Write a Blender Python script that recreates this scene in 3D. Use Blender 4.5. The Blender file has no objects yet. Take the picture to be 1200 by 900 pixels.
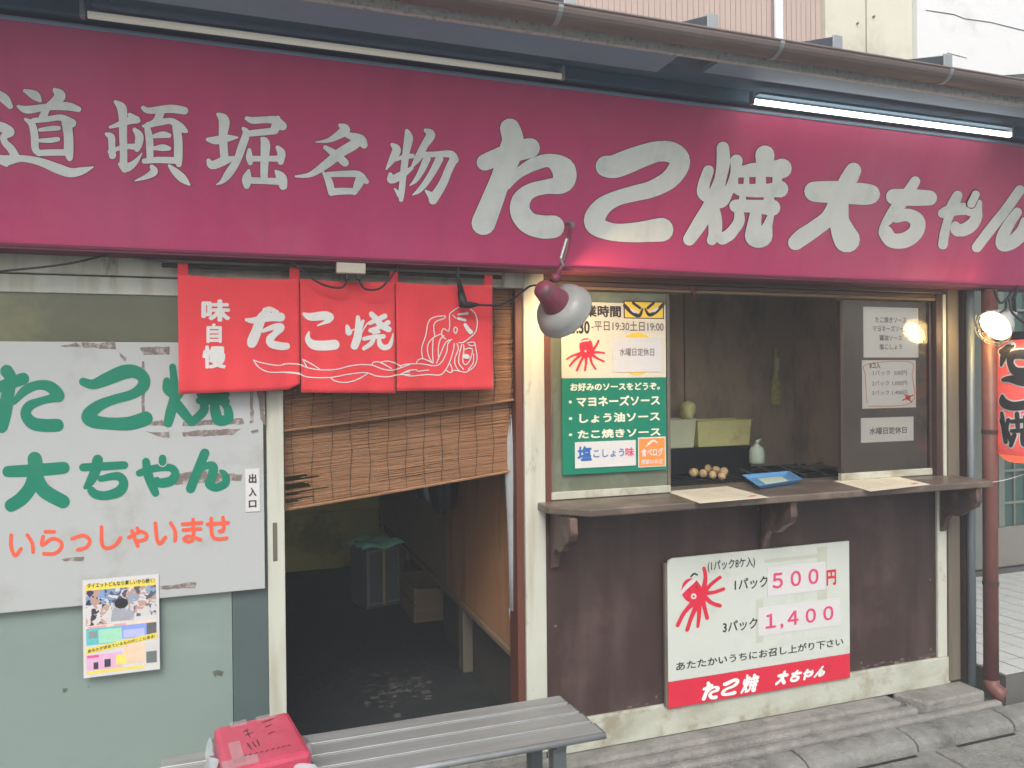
import bpy, bmesh, math, random
from mathutils import Vector, Matrix
random.seed(7)
R = math.radians
S = bpy.context.scene
COL = S.collection

# ------------------------------------------------------------------ camera
CAM = Vector((0, -3.05, 1.55)); F = 914.83
def _rot(yaw, pitch, roll):
    cy, sy, cp, sp, cr, sr = math.cos(yaw), math.sin(yaw), math.cos(pitch), math.sin(pitch), math.cos(roll), math.sin(roll)
    f = Vector((sy*cp, cy*cp, sp)); r = Vector((cy, -sy, 0)); u = r.cross(f)
    return r*cr+u*sr, -r*sr+u*cr, f
RR, UU, FF = _rot(.34108731, -.00644535, -.00969941)
cam = bpy.data.cameras.new('camera'); co = bpy.data.objects.new('camera', cam); COL.objects.link(co)
cam.sensor_width = 36; cam.lens = 36*F/1200; cam.clip_end = 500; cam.clip_start = .05
m = Matrix.Identity(4)
for i in range(3):
    m[i][0] = RR[i]; m[i][1] = UU[i]; m[i][2] = -FF[i]; m[i][3] = CAM[i]
co.matrix_world = m; S.camera = co

# ------------------------------------------------------------------ light
w = bpy.data.worlds.new('World'); S.world = w; w.use_nodes = True
nt = w.node_tree; bg = nt.nodes['Background']
sky = nt.nodes.new('ShaderNodeTexSky'); sky.sky_type = 'NISHITA'; sky.sun_disc = False
SUN_EL, SUN_AZ = R(46), R(200)
sky.sun_elevation = SUN_EL; sky.sun_rotation = SUN_AZ; sky.dust_density = 4; sky.air_density = 1.2
hs = nt.nodes.new('ShaderNodeHueSaturation'); hs.inputs['Saturation'].default_value = .72
nt.links.new(sky.outputs[0], hs.inputs['Color']); nt.links.new(hs.outputs[0], bg.inputs[0])
bg.inputs[1].default_value = .13
sd = bpy.data.lights.new('sun', 'SUN'); sd.energy = 1.0; sd.angle = R(25); sd.color = (1, .96, .9)
so = bpy.data.objects.new('sun', sd); COL.objects.link(so)
sdir = Vector((math.sin(SUN_AZ)*math.cos(SUN_EL), math.cos(SUN_AZ)*math.cos(SUN_EL), math.sin(SUN_EL)))
so.rotation_euler = sdir.to_track_quat('Z', 'Y').to_euler(); so.location = (0, -5, 8)
S.view_settings.view_transform = 'Standard'; S.view_settings.look = 'None'; S.view_settings.exposure = 0.95

# ------------------------------------------------------------------ pixel of the photograph -> point on a real plane
def ray(x, y): return RR*((x-600)/F) + UU*((450-y)/F) + FF
def at(x, y, Y=0.0):
    r = ray(x, y); return CAM + r*((Y-CAM.y)/r.y)
def atz(x, y, Z=0.0):
    r = ray(x, y); return CAM + r*((Z-CAM.z)/r.z)
def plane_y(Y): return lambda x, y, o=0: at(x, y, Y-o)
AW0, AW1 = Vector((0, -.15, 2.0)), Vector((0, -.40, 2.62))
AWD = (AW1-AW0).normalized(); AWN = Vector((1, 0, 0)).cross(AWD).normalized()
if AWN.y > 0: AWN = -AWN
def awp(x, y, o=0):
    r = ray(x, y); p0 = AW0+AWN*o
    return CAM + r*((p0-CAM).dot(AWN)/r.dot(AWN))

# ------------------------------------------------------------------ materials
MATS = {}
def mat(name, col, rough=.6, var=.12, scale=9., col2=None, amt=.0, scale2=3., bump=.12, metal=0, stretch=(1, 1, 1), spec=.4, emit=0, ecol=None, trans=0, sheen=0, bscale=None, alpha=1, sss=0):
    if name in MATS: return MATS[name]
    m = bpy.data.materials.new(name); m.use_nodes = True; n = m.node_tree.nodes; l = m.node_tree.links
    b = n['Principled BSDF']; b.inputs['Roughness'].default_value = rough; b.inputs['Metallic'].default_value = metal
    b.inputs['Specular IOR Level'].default_value = spec; b.inputs['Transmission Weight'].default_value = trans
    b.inputs['Alpha'].default_value = alpha
    if sheen: b.inputs['Sheen Weight'].default_value = sheen
    tc = n.new('ShaderNodeTexCoord'); mp = n.new('ShaderNodeMapping'); mp.inputs['Scale'].default_value = stretch
    l.new(tc.outputs['Object'], mp.inputs[0])
    nz = n.new('ShaderNodeTexNoise'); nz.inputs['Scale'].default_value = scale; nz.inputs['Detail'].default_value = 8; nz.inputs['Roughness'].default_value = .65
    l.new(mp.outputs[0], nz.inputs['Vector'])
    mx = n.new('ShaderNodeMix'); mx.data_type = 'RGBA'
    c = Vector(col[:3])
    mx.inputs['A'].default_value = (*[max(0, v*(1-var*1.6)) for v in c], 1); mx.inputs['B'].default_value = (*[min(1, v*(1+var*1.6)) for v in c], 1)
    l.new(nz.outputs['Fac'], mx.inputs['Factor']); out = mx.outputs['Result']
    if col2:
        n2 = n.new('ShaderNodeTexNoise'); n2.inputs['Scale'].default_value = scale2; n2.inputs['Detail'].default_value = 9; n2.inputs['Roughness'].default_value = .7
        l.new(mp.outputs[0], n2.inputs['Vector'])
        rp = n.new('ShaderNodeMapRange'); rp.inputs['From Min'].default_value = .62-amt*.35; rp.inputs['From Max'].default_value = .72-amt*.25
        l.new(n2.outputs['Fac'], rp.inputs['Value'])
        m2 = n.new('ShaderNodeMix'); m2.data_type = 'RGBA'; l.new(rp.outputs[0], m2.inputs['Factor'])
        l.new(out, m2.inputs['A']); m2.inputs['B'].default_value = (*col2, 1); out = m2.outputs['Result']
    l.new(out, b.inputs['Base Color'])
    if bump:
        n3 = n.new('ShaderNodeTexNoise'); n3.inputs['Scale'].default_value = bscale or scale*6; n3.inputs['Detail'].default_value = 5
        l.new(mp.outputs[0], n3.inputs['Vector'])
        bp = n.new('ShaderNodeBump'); bp.inputs['Strength'].default_value = bump; bp.inputs['Distance'].default_value = .01
        l.new(n3.outputs['Fac'], bp.inputs['Height']); l.new(bp.outputs[0], b.inputs['Normal'])
        mr = n.new('ShaderNodeMapRange'); mr.inputs['To Min'].default_value = max(0, rough-.1); mr.inputs['To Max'].default_value = min(1, rough+.1)
        l.new(nz.outputs['Fac'], mr.inputs['Value']); l.new(mr.outputs[0], b.inputs['Roughness'])
    if emit:
        b.inputs['Emission Color'].default_value = (*(ecol or col), 1); b.inputs['Emission Strength'].default_value = emit
    MATS[name] = m; return m

M_white = mat('cream_paint', (.52, .54, .47), .55, .08, 6, (.22, .19, .13), .12, 9, .15, stretch=(1, 1, .35))
M_base = mat('baseboard_paint', (.46, .48, .41), .7, .1, 6, (.3, .27, .2), .3, 5, .3)
M_brown = mat('brown_paint', (.085, .05, .045), .5, .1, 5, (.12, .07, .06), .2, 4, .15)
M_panel = mat('panel_brown', (.05, .028, .025), .42, .15, 3, (.085, .052, .045), .35, 2.5, .2)
M_redbrown = mat('red_brown_wood', (.12, .04, .026), .55, .15, 6, None, 0, 3, .15, stretch=(4, 4, .5))
M_darkframe = mat('dark_frame', (.06, .035, .03), .45, .15, 8)
M_awn = mat('awning_vinyl', (.62, .068, .20), .45, .05, 1.4, (.66, .11, .23), .35, .9, .05, spec=.45, bscale=3)
def weather(m, c, amt, sc, st):
    n = m.node_tree.nodes; l = m.node_tree.links; b = n['Principled BSDF']; src = b.inputs['Base Color'].links[0].from_socket
    tc = n.new('ShaderNodeTexCoord'); mp = n.new('ShaderNodeMapping'); mp.inputs['Scale'].default_value = st; nz = n.new('ShaderNodeTexNoise'); nz.inputs['Scale'].default_value = sc; nz.inputs['Detail'].default_value = 7
    mr = n.new('ShaderNodeMapRange'); mr.inputs['From Min'].default_value = .48; mr.inputs['From Max'].default_value = .75; mr.inputs['To Max'].default_value = amt
    mx = n.new('ShaderNodeMix'); mx.data_type = 'RGBA'; mx.inputs['B'].default_value = (*c, 1)
    l.new(tc.outputs['Object'], mp.inputs[0]); l.new(mp.outputs[0], nz.inputs['Vector']); l.new(nz.outputs['Fac'], mr.inputs['Value']); l.new(mr.outputs[0], mx.inputs['Factor']); l.new(src, mx.inputs['A']); l.new(mx.outputs['Result'], b.inputs['Base Color'])
M_awnedge = mat('awning_edge', (.16, .03, .06), .6)
M_print = mat('white_vinyl_print', (.86, .90, .86), .5, .03, 6, (.72, .78, .75), .3, 5, .03)
M_outline = mat('dark_red_outline', (.1, .015, .03), .6, .02)
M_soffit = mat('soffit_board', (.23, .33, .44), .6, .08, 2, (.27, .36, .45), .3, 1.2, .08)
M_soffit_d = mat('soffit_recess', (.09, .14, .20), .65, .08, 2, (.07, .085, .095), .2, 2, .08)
M_eave = mat('weathered_eave_edge', (.55, .56, .52), .7, .2, 40, (.24, .25, .21), .22, 60, .4)
M_gutter = mat('brown_gutter', (.17, .135, .125), .45, .1, 3, (.22, .18, .165), .3, 2, .08, stretch=(.5, 2, 2))
M_roof = mat('grey_roof_metal', (.12, .125, .13), .5, .2, 6, (.3, .29, .27), .2, 6, .2, metal=.3)
M_galv = mat('galvanised', (.35, .37, .37), .45, .15, 20, metal=.6, bump=.1)
M_tube_off = mat('cream_tube', (.72, .70, .58), .3, .03, 3, bump=0, emit=.08, ecol=(1, .97, .84))  # unlit tube; a faint glow is added to raise its brightness
M_tube_on = mat('lit_tube', (.9, .95, .9), .3, 0, 3, bump=0, emit=3.4, ecol=(1, 1, .88))
M_metalw = mat('white_lamp_metal', (.5, .52, .5), .4, .1, 10)
M_noren = mat('red_cotton', (.74, .05, .062), .8, .07, 4, (.66, .042, .055), .3, 3, .25, sheen=.3, bscale=300)
M_nprint = mat('white_dye', (.66, .66, .64), .8, .05, 60, bump=.1)
M_reed = mat('reed', (.33, .17, .085), .65, .42, 10, (.16, .07, .035), .25, 12, .4, stretch=(.25, 1, 14))
M_reed2 = mat('reed_dull', (.30, .15, .075), .7, .42, 10, (.12, .06, .035), .3, 12, .4, stretch=(.25, 1, 14))
M_cord = mat('dark_cord', (.035, .025, .02), .8)
M_black = mat('black_rubber', (.02, .022, .025), .5, .1)
M_board = mat('white_sign_board', (.43, .455, .455), .42, .04, 2.5, (.38, .39, .38), .25, 4, .05)
M_green = mat('green_print', (.0, .19, .115), .5, .06, 4, (.01, .2, .12), .3, 8, .04)
M_orange = mat('orange_print', (.78, .11, .055), .5, .05)
M_torn = mat('torn_backing', (.20, .165, .15), .85, .25, 30, (.42, .4, .38), .35, 40, .4)
M_paper = mat('paper', (.62, .62, .62), .6, .03, 5, bump=.04)
M_cream = mat('cream_paper', (.66, .62, .5), .5, .03, 4, bump=.04)
M_ink = mat('black_ink', (.025, .025, .03), .5, .05, bump=0)
M_inkg = mat('grey_ink', (.16, .14, .15), .5, .05, bump=0)
M_redink = mat('red_ink', (.62, .02, .05), .5, .05, 5, (.5, .02, .04), .2, 9, 0)
M_pinkink = mat('pink_ink', (.66, .06, .16), .5, .05, bump=0)
M_blueink = mat('blue_ink', (.03, .13, .4), .5, .05, bump=0)
M_lime = mat('cream_ink', (.74, .76, .62), .5, .03, bump=0)
M_yellow = mat('yellow_ink', (.80, .55, .06), .5, .05, bump=0)
M_orst = mat('orange_sticker', (.80, .27, .06), .45, .05, bump=0)
M_glassup = mat('painted_interior_glass', (.095, .105, .065), .16, .35, 2.2, (.16, .165, .09), .35, 1.8, .02, spec=.5)  # olive colour stands in for the lit interior seen through the pane
M_glasslo = mat('frosted_glass_painted_sky', (.23, .30, .275), .16, .05, 1.2, (.20, .27, .25), .3, .8, .015, spec=.9, stretch=(1, 1, 2.2))  # frosted pane, its pale base has the sky reflection painted in
M_glassdk = mat('dark_frosted_glass', (.085, .12, .12), .22, .12, 3, None, 0, 3, .02, spec=.5)
M_glasswin = mat('mossy_glass', (.14, .16, .115), .25, .2, 4, (.20, .25, .19), .3, 3, .03)
M_alu = mat('bench_aluminium', (.36, .375, .37), .42, .06, 3, (.34, .33, .31), .2, 8, .05, metal=.35, stretch=(.2, 3, 3))
M_aludark = mat('bench_leg_metal', (.14, .16, .17), .45, .1, metal=.4)
M_conc = mat('concrete', (.27, .265, .245), .9, .2, 14, (.19, .188, .17), .4, 5, .8)
M_conc2 = mat('concrete_kerb', (.23, .235, .22), .9, .3, 16, (.12, .125, .115), .4, 4, .9)
M_asph = mat('asphalt', (.15, .15, .145), .9, .35, 60, (.19, .19, .18), .3, 2, .8)
M_slot = mat('gutter_slot_dark', (.015, .015, .015), .9)
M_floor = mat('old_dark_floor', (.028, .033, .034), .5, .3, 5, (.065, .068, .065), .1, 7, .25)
M_wood = mat('plywood', (.40, .20, .095), .6, .18, 3.5, (.28, .14, .06), .3, 2.5, .1, stretch=(2, 2, .35))
M_wood2 = mat('old_rail_wood', (.22, .155, .095), .7, .2, 5, stretch=(4, .5, 4))
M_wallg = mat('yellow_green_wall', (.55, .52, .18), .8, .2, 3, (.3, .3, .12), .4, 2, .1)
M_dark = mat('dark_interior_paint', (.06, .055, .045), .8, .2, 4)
M_kwall = mat('brightened_smoked_board', (.62, .46, .30), .5, .12, 2.2, (.34, .27, .2), .4, 1.6, .08, stretch=(1, 1, .5))  # base colour brightened in place of unseen kitchen light
M_kwall2 = mat('brightened_smoked_board_dark', (.54, .43, .30), .5, .12, 3, (.28, .24, .2), .4, 2, .08, stretch=(1, 1, .5))  # second board, likewise lightened to stand in for interior light
M_counter = mat('counter_top', (.105, .082, .068), .36, .15, 5, (.19, .15, .12), .3, 6, .1, spec=.5)
M_bracket = mat('bracket_paint', (.075, .045, .042), .45, .1, 6, (.5, .38, .25), .05, 14, .1)
M_iron = mat('cast_iron', (.02, .022, .022), .4, .3, 20, metal=.3, bump=.3)
M_steel = mat('steel', (.4, .41, .4), .35, .15, 20, metal=.8)
M_ball = mat('takoyaki_crust', (.85, .52, .26), .5, .25, 25, (.85, .62, .36), .4, 30, .4)
M_tub = mat('yellow_tub_plastic', (.84, .82, .36), .45, .15, 8, (.75, .62, .25), .2, 6, .1)
M_tub2 = mat('pale_tub_plastic', (.8, .85, .58), .45, .12, 8)
M_btl = mat('white_plastic', (.55, .66, .55), .4, .08, 8)
M_btlg = mat('olive_label', (.62, .6, .22), .5, .3, 40, (.42, .38, .12), .3, 50)
M_tray = mat('blue_plastic', (.12, .33, .62), .35, .08, 10)
M_tin = mat('tin_can_metal', (.19, .20, .22), .38, .12, 6, metal=.3)
M_tape = mat('brass_strip', (.5, .42, .15), .5)
M_gcloth = mat('green_cloth', (.32, .80, .58), .8, .12, 8)
M_card = mat('dusty_wood_crate', (.24, .18, .11), .85, .2, 8)
M_bag = mat('black_bag', (.02, .025, .035), .4, .3, 12, bump=.5, bscale=25)
M_bagw = mat('pale_bag', (.5, .6, .66), .35, .3, 12, bump=.5, bscale=25)
M_plasticw = mat('translucent_white_plastic', (.55, .6, .62), .3, .15, 9, bump=.5, bscale=18, alpha=.62)
M_redbox = mat('red_wrapping', (.50, .06, .11), .35, .15, 10, (.55, .10, .15), .2, 14, .15, bscale=18)
M_redbag = mat('clear_tape', (.62, .60, .58), .25, .05, alpha=.28)
M_lampred = mat('maroon_lamp_metal', (.20, .04, .07), .4, .15, 14, (.10, .07, .09), .2, 12, .2)
M_shade = mat('grey_enamel', (.29, .30, .29), .35, .08, 8, (.28, .28, .26), .3, 5, .1)
M_bulb = mat('warm_bulb', (1, .8, .5), .3, 0, emit=90, ecol=(1, .66, .3), bump=0)
M_bulb2 = mat('warm_flood_bulb', (1, .85, .6), .3, 0, emit=30, ecol=(1, .66, .27), bump=0)
M_lan = mat('red_lantern_paper', (.62, .08, .08), .6, .08, 8, emit=.24, ecol=(1, .14, .10))
M_lanl = mat('lit_lantern_base', (.8, .12, .05), .6, .08, 8, emit=.5, ecol=(1, .16, .07))
M_pipe = mat('maroon_pipe', (.16, .065, .055), .45, .12, 6, (.2, .09, .08), .3, 5, .1)
M_pole = mat('bluegrey_pole', (.16, .19, .21), .45, .12, 6, metal=.2)
M_olive = mat('olive_wood', (.15, .13, .10), .7, .2, 6, (.09, .08, .065), .3, 5, .2, stretch=(4, 4, .4))
M_tile = mat('porch_tile', (.58, .60, .58), .4, .05, 10)
M_grout = mat('grout', (.12, .12, .11), .9)
M_doorf = mat('grey_green_frame', (.20, .225, .195), .5, .1)
M_doorp = mat('beige_grey_panel', (.24, .225, .20), .5, .1)
M_doorg = mat('green_glass', (.07, .13, .12), .15, .15, 4)
M_pink = mat('pink_siding', (.46, .35, .30), .7, .06, 6, stretch=(1, 1, .3))
M_creamw = mat('cream_board', (.62, .60, .48), .7, .07, 2, (.5, .47, .36), .3, 1.5)
M_whitew = mat('white_plaster', (.72, .73, .73), .8, .05, 2, (.62, .62, .62), .3, 2, .15)
M_wpipe = mat('white_drainpipe', (.75, .78, .82), .4, .03)
M_crack = mat('crack_dark', (.12, .12, .12), .9)
M_dust = mat('pale_scrap', (.085, .082, .078), .9, .3, 30)

weather(M_awn, (.50, .20, .30), .28, 1.3, (1, .5, .6)); weather(M_awn, (.2, .05, .09), .14, 5, (2.5, .4, .2)); weather(M_print, (.55, .56, .52), .2, 6, (2.5, 1, .3))
weather(M_panel, (.14, .10, .085), .35, 4, (2.2, 1, .3)); weather(M_panel, (.02, .014, .013), .6, 1.5, (1, 1, .6)); weather(M_counter, (.26, .2, .15), .4, 9, (.5, 2, 1)); weather(M_white, (.30, .26, .17), .6, 14, (1.5, 1.5, .12)); weather(M_alu, (.2, .2, .19), .5, 12, (.15, 2, 1)); weather(M_conc, (.12, .12, .11), .3, 30, (1, 1, 1)); weather(M_conc2, (.36, .37, .35), .4, 30, (1, 1, 1)); weather(M_bracket, (.4, .3, .2), .35, 12, (1, 1, 1)); weather(M_base, (.26, .25, .18), .6, 7, (.6, 1, 1.5))
def glass_mat():
    m = bpy.data.materials.new('clear_window_glass'); m.use_nodes = True; n = m.node_tree.nodes; l = m.node_tree.links
    n.clear(); o = n.new('ShaderNodeOutputMaterial'); t = n.new('ShaderNodeBsdfTransparent'); g = n.new('ShaderNodeBsdfGlossy'); mx = n.new('ShaderNodeMixShader')
    fr = n.new('ShaderNodeFresnel'); fr.inputs[0].default_value = 1.6; g.inputs['Roughness'].default_value = .07; t.inputs[0].default_value = (1, 1, .98, 1)
    l.new(fr.outputs[0], mx.inputs[0]); l.new(t.outputs[0], mx.inputs[1]); l.new(g.outputs[0], mx.inputs[2]); l.new(mx.outputs[0], o.inputs[0])
    return m
M_glass = glass_mat()

# ------------------------------------------------------------------ mesh builder
class MB:
    def __init__(s): s.v = []; s.f = []
    def add(s, vs, fs):
        k = len(s.v); s.v += [Vector(v) for v in vs]; s.f += [tuple(i+k for i in f) for f in fs]; return s
    def box(s, a, b, M=None):
        x0, y0, z0 = a; x1, y1, z1 = b
        vs = [Vector(p) for p in ((x0, y0, z0), (x1, y0, z0), (x1, y1, z0), (x0, y1, z0), (x0, y0, z1), (x1, y0, z1), (x1, y1, z1), (x0, y1, z1))]
        if M: vs = [M @ v for v in vs]
        return s.add(vs, [(0, 3, 2, 1), (4, 5, 6, 7), (0, 1, 5, 4), (1, 2, 6, 5), (2, 3, 7, 6), (3, 0, 4, 7)])
    def prism(s, poly, d):   # poly: 3-D points, d: extrusion vector
        n = len(poly); d = Vector(d); p = [Vector(q) for q in poly]
        return s.add(p+[q+d for q in p], [tuple(range(n))[::-1], tuple(range(n, 2*n))]+[(i, (i+1) % n, (i+1) % n+n, i+n) for i in range(n)])
    def tube(s, pts, r, n=8, cap=True):
        pts = [Vector(p) for p in pts]; rs = r if isinstance(r, (list, tuple)) else [r]*len(pts)
        vs = []; fs = []; up = None
        for i, p in enumerate(pts):
            t = (pts[min(i+1, len(pts)-1)]-pts[max(i-1, 0)]).normalized()
            if up is None: up = t.orthogonal().normalized()
            up = (up-t*up.dot(t)).normalized(); sd_ = t.cross(up)
            for k in range(n):
                a = 2*math.pi*k/n; vs.append(p+(up*math.cos(a)+sd_*math.sin(a))*rs[i])
        for i in range(len(pts)-1):
            for k in range(n): fs.append((i*n+k, i*n+(k+1) % n, (i+1)*n+(k+1) % n, (i+1)*n+k))
        if cap: fs += [tuple(range(n))[::-1], tuple(range((len(pts)-1)*n, len(pts)*n))]
        return s.add(vs, fs)
    def lathe(s, prof, o, ax, n=20):   # prof: (radius, distance along axis)
        o = Vector(o); ax = Vector(ax).normalized(); u = ax.orthogonal().normalized(); v = ax.cross(u)
        vs = []; fs = []
        for r, h in prof:
            for k in range(n):
                a = 2*math.pi*k/n; vs.append(o+ax*h+(u*math.cos(a)+v*math.sin(a))*r)
        for i in range(len(prof)-1):
            for k in range(n): fs.append((i*n+k, i*n+(k+1) % n, (i+1)*n+(k+1) % n, (i+1)*n+k))
        return s.add(vs, fs)
    def grid(s, fn, nu, nv):
        vs = [fn(i/nu, j/nv) for j in range(nv+1) for i in range(nu+1)]
        return s.add(vs, [(j*(nu+1)+i, j*(nu+1)+i+1, (j+1)*(nu+1)+i+1, (j+1)*(nu+1)+i) for j in range(nv) for i in range(nu)])
    def build(s, name, m, parent=None, bevel=0, smooth=False, solid=0, **tags):
        me = bpy.data.meshes.new(name)
        off = parent_world(parent) if parent else Vector((0, 0, 0))
        me.from_pydata([v-off for v in s.v], [], s.f); me.update()
        bm = bmesh.new(); bm.from_mesh(me); bmesh.ops.recalc_face_normals(bm, faces=bm.faces) if smooth != 'flat' else None; bm.to_mesh(me); bm.free()
        me.materials.append(m) if m else None
        if smooth is True:
            for p in me.polygons: p.use_smooth = True
        o = bpy.data.objects.new(name, me); COL.objects.link(o)
        if parent: o.parent = parent
        if solid:
            q = o.modifiers.new('Solidify', 'SOLIDIFY'); q.thickness = solid; q.offset = 0
        if bevel:
            q = o.modifiers.new('Bevel', 'BEVEL'); q.width = bevel; q.segments = 2; q.limit_method = 'ANGLE'; q.harden_normals = False
        for k, v in tags.items(): o[k] = v
        return o
def parent_world(p):
    v = Vector((0, 0, 0))
    while p is not None: v += Vector(p.location); p = p.parent
    return v
def thing(name, label, cat, loc=(0, 0, 0), group=None):
    o = bpy.data.objects.new(name, None); COL.objects.link(o); o.location = loc; o['label'] = label; o['category'] = cat
    o.empty_display_size = .1
    if group: o['group'] = group
    return o
def tag(o, label, cat, group=None):
    o['label'] = label; o['category'] = cat
    if group: o['group'] = group
    return o
def box(name, a, b, m, parent=None, bevel=0, **t): return MB().box(a, b).build(name, m, parent, bevel, **t)

# ------------------------------------------------------------------ print: brush strokes and type, laid on a surface
def strokes(name, sts, m, parent, surf, o=(0, 0), s=1., off=.0012, grow=0., step=.000022, res=5, label=None, rscale=1., rmin=.2):
    """sts: list of strokes, each a list of (x, y, r) in a crop of scale s and origin o; surf(x, y, off) -> world point"""
    mb = MB(); k = 0
    for st in sts:
        P = [(x, y, r*rscale+grow) for x, y, r in st]
        if len(P) == 1: P = [P[0], (P[0][0]+rmin, P[0][1], P[0][2])]
        D = []
        for i in range(len(P)-1):
            p0, p1, p2, p3 = P[max(i-1, 0)], P[i], P[i+1], P[min(i+2, len(P)-1)]
            for q in range(res):
                t = q/res
                D.append(tuple(.5*((2*p1[c])+(-p0[c]+p2[c])*t+(2*p0[c]-5*p1[c]+4*p2[c]-p3[c])*t*t+(-p0[c]+3*p1[c]-3*p2[c]+p3[c])*t**3) for c in range(3)))
        D.append(P[-1])
        for i, (x, y, r) in enumerate(D):
            r = max(r, rmin)
            n = 14 if r > 12 else 8
            k += 1
            mb.add([surf(o[0]+(x+r*math.cos(a))/s, o[1]+(y-r*math.sin(a))/s, off+k*step) for a in [2*math.pi*j/n for j in range(n)]], [tuple(range(n))])
            if i:
                X, Y_, r0 = D[i-1]; dx, dy = x-X, y-Y_; L = math.hypot(dx, dy)
                if L < 1e-3: continue
                nx, ny = -dy/L, dx/L; k += 1; r0 = max(r0, rmin)
                mb.add([surf(o[0]+a/s, o[1]+b/s, off+k*step) for a, b in ((X+nx*r0, Y_+ny*r0), (x+nx*r, y+ny*r), (x-nx*r, y-ny*r), (X-nx*r0, Y_-ny*r0))], [(0, 1, 2, 3)])
    ob = mb.build(name, m, parent, smooth='flat')
    if label: ob['label'] = label
    return ob
def rect_surf(x0, z0, x1, z1, Y, w, h, sx=0, sy=0):
    """surface for strokes: local px box (sx..sx+w, sy..sy+h; y down) -> world rectangle at depth Y"""
    return lambda x, y, o=0: Vector((x0+(x-sx)/w*(x1-x0), Y-o, z1-(y-sy)/h*(z1-z0)))
def type_mesh(txt, bold=0., res=3):
    cu = bpy.data.curves.new('type', 'FONT'); cu.body = txt; cu.size = 1; cu.offset = bold; cu.resolution_u = res
    ob = bpy.data.objects.new('type', cu); COL.objects.link(ob)
    dg = bpy.context.evaluated_depsgraph_get(); dg.update()
    me = ob.evaluated_get(dg).to_mesh()
    vs = [Vector(v.co) for v in me.vertices]; fs = [tuple(p.vertices) for p in me.polygons]
    ob.evaluated_get(dg).to_mesh_clear(); bpy.data.objects.remove(ob); bpy.data.curves.remove(cu)
    return vs, fs
def words(txt, bl, tr, m, parent, Y=0., bold=.012, name='lettering', off=.0015, surf=None, label=None):
    """type fitted between the pixels bl (bottom left) and tr (top right), on the plane y=Y or on surf(u px, v px, off)"""
    vs, fs = type_mesh(txt, 0)
    if not vs: return
    dep = [0]*len(vs)
    if bold > 0:
        n0 = len(vs); bv, bf = list(vs), list(fs); bold *= 1.1
        for q, (dx, dy) in enumerate(((1, 0), (-1, 0), (0, 1), (0, -1), (.7, .7), (-.7, -.7), (.7, -.7), (-.7, .7))):
            k_ = len(vs); vs = vs+[v+Vector((dx*bold, dy*bold, 0)) for v in bv]; fs = fs+[tuple(i+k_ for i in f) for f in bf]; dep += [(q+1)*1.2e-5]*n0
    x0 = min(v.x for v in vs); x1 = max(v.x for v in vs); y0 = min(v.y for v in vs); y1 = max(v.y for v in vs)
    mb = MB()
    if surf is None:
        a = at(*bl, Y-off); b = at(*tr, Y-off)
        mb.add([(a.x+(v.x-x0)/(x1-x0)*(b.x-a.x), Y-off-d, a.z+(v.y-y0)/(y1-y0)*(b.z-a.z)) for v, d in zip(vs, dep)], fs)
    else:
        mb.add([surf((v.x-x0)/(x1-x0), (v.y-y0)/(y1-y0), off+d) for v, d in zip(vs, dep)], fs)
    ob = mb.build(name, m, parent, smooth='flat')
    if label: ob['label'] = label
    return ob
def card(name, bl, tr, Y, m, parent=None, th=.001, bevel=0):
    a = at(*bl, Y); b = at(*tr, Y)
    return box(name, (a.x, Y, a.z), (b.x, Y+th, b.z), m, parent, bevel)
def poly(name, pts, Y, m, parent, th=.0006):
    return MB().prism([at(x, y, Y) for x, y in pts], (0, th, 0)).build(name, m, parent)

# ================================================================== the setting
st = box('street', (-15, -15, -.65), (20, -.42, -.15), M_asph); st['kind'] = 'structure'
gr = box('ground', (-15, -.42, -.75), (20, 15, -.16), M_conc2); gr['kind'] = 'structure'
# concrete ledge, kerb and the covers over the street drain
mb = MB().box((-2.5, -.10, -.2), (3.05, 0, -.045)).box((-2.5, -.155, -.2), (3.1, -.101, -.062)).box((-2.5, -.20, -.2), (3.6, -.156, -.085))
lg = mb.build('concrete_ledge', M_conc, None, .012); lg['kind'] = 'structure'
mb = MB().prism([(3.09, -.0, -.042), (3.11, -.07, -.042), (3.16, -.15, -.042), (3.30, -.15, -.042), (3.54, -.15, -.042), (3.54, 0, -.042)], (0, 0, -.10))
MB.build(mb, 'ledge_slab', M_conc, lg, .012)
prof = [(-.202, -.2), (-.202, -.108), (-.215, -.100), (-.27, -.103), (-.31, -.112), (-.335, -.13), (-.35, -.2)]
x = -2.5; kb = thing('kerb', 'row of rounded concrete kerb stones along the shop front', 'kerb'); del kb['label'], kb['category']; kb['kind'] = 'structure'
while x < 8:
    n = .6; dz = random.uniform(-.002, .002); j = random.uniform(-.002, .002)
    MB().prism([(x+.004, y+j, z+dz) for y, z in prof], (n-.008, 0, 0)).build('kerb_stone', M_conc2, kb, .006); x += n
x = -2.45; dk = 0
dc = thing('drain_covers', 'row of flat concrete covers over the street drain', 'drain'); del dc['label'], dc['category']; dc['kind'] = 'structure'
while x < 7:
    dz = random.uniform(-.003, .004)
    o = MB().prism([(x+.006, -.375, -.14+dz), (x+.594, -.375, -.14+dz), (x+.594, -.42 if 0 else -.78, -.142+dz), (x+.006, -.78, -.142+dz)], (0, 0, -.05)).build('cover_slab', M_conc2, dc, .008)
    a = x+.12
    box('hand_slot', (a, -.400, -.1380+dz), (a+.36, -.385, -.1365+dz), M_slot, dc); x += .6

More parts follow.
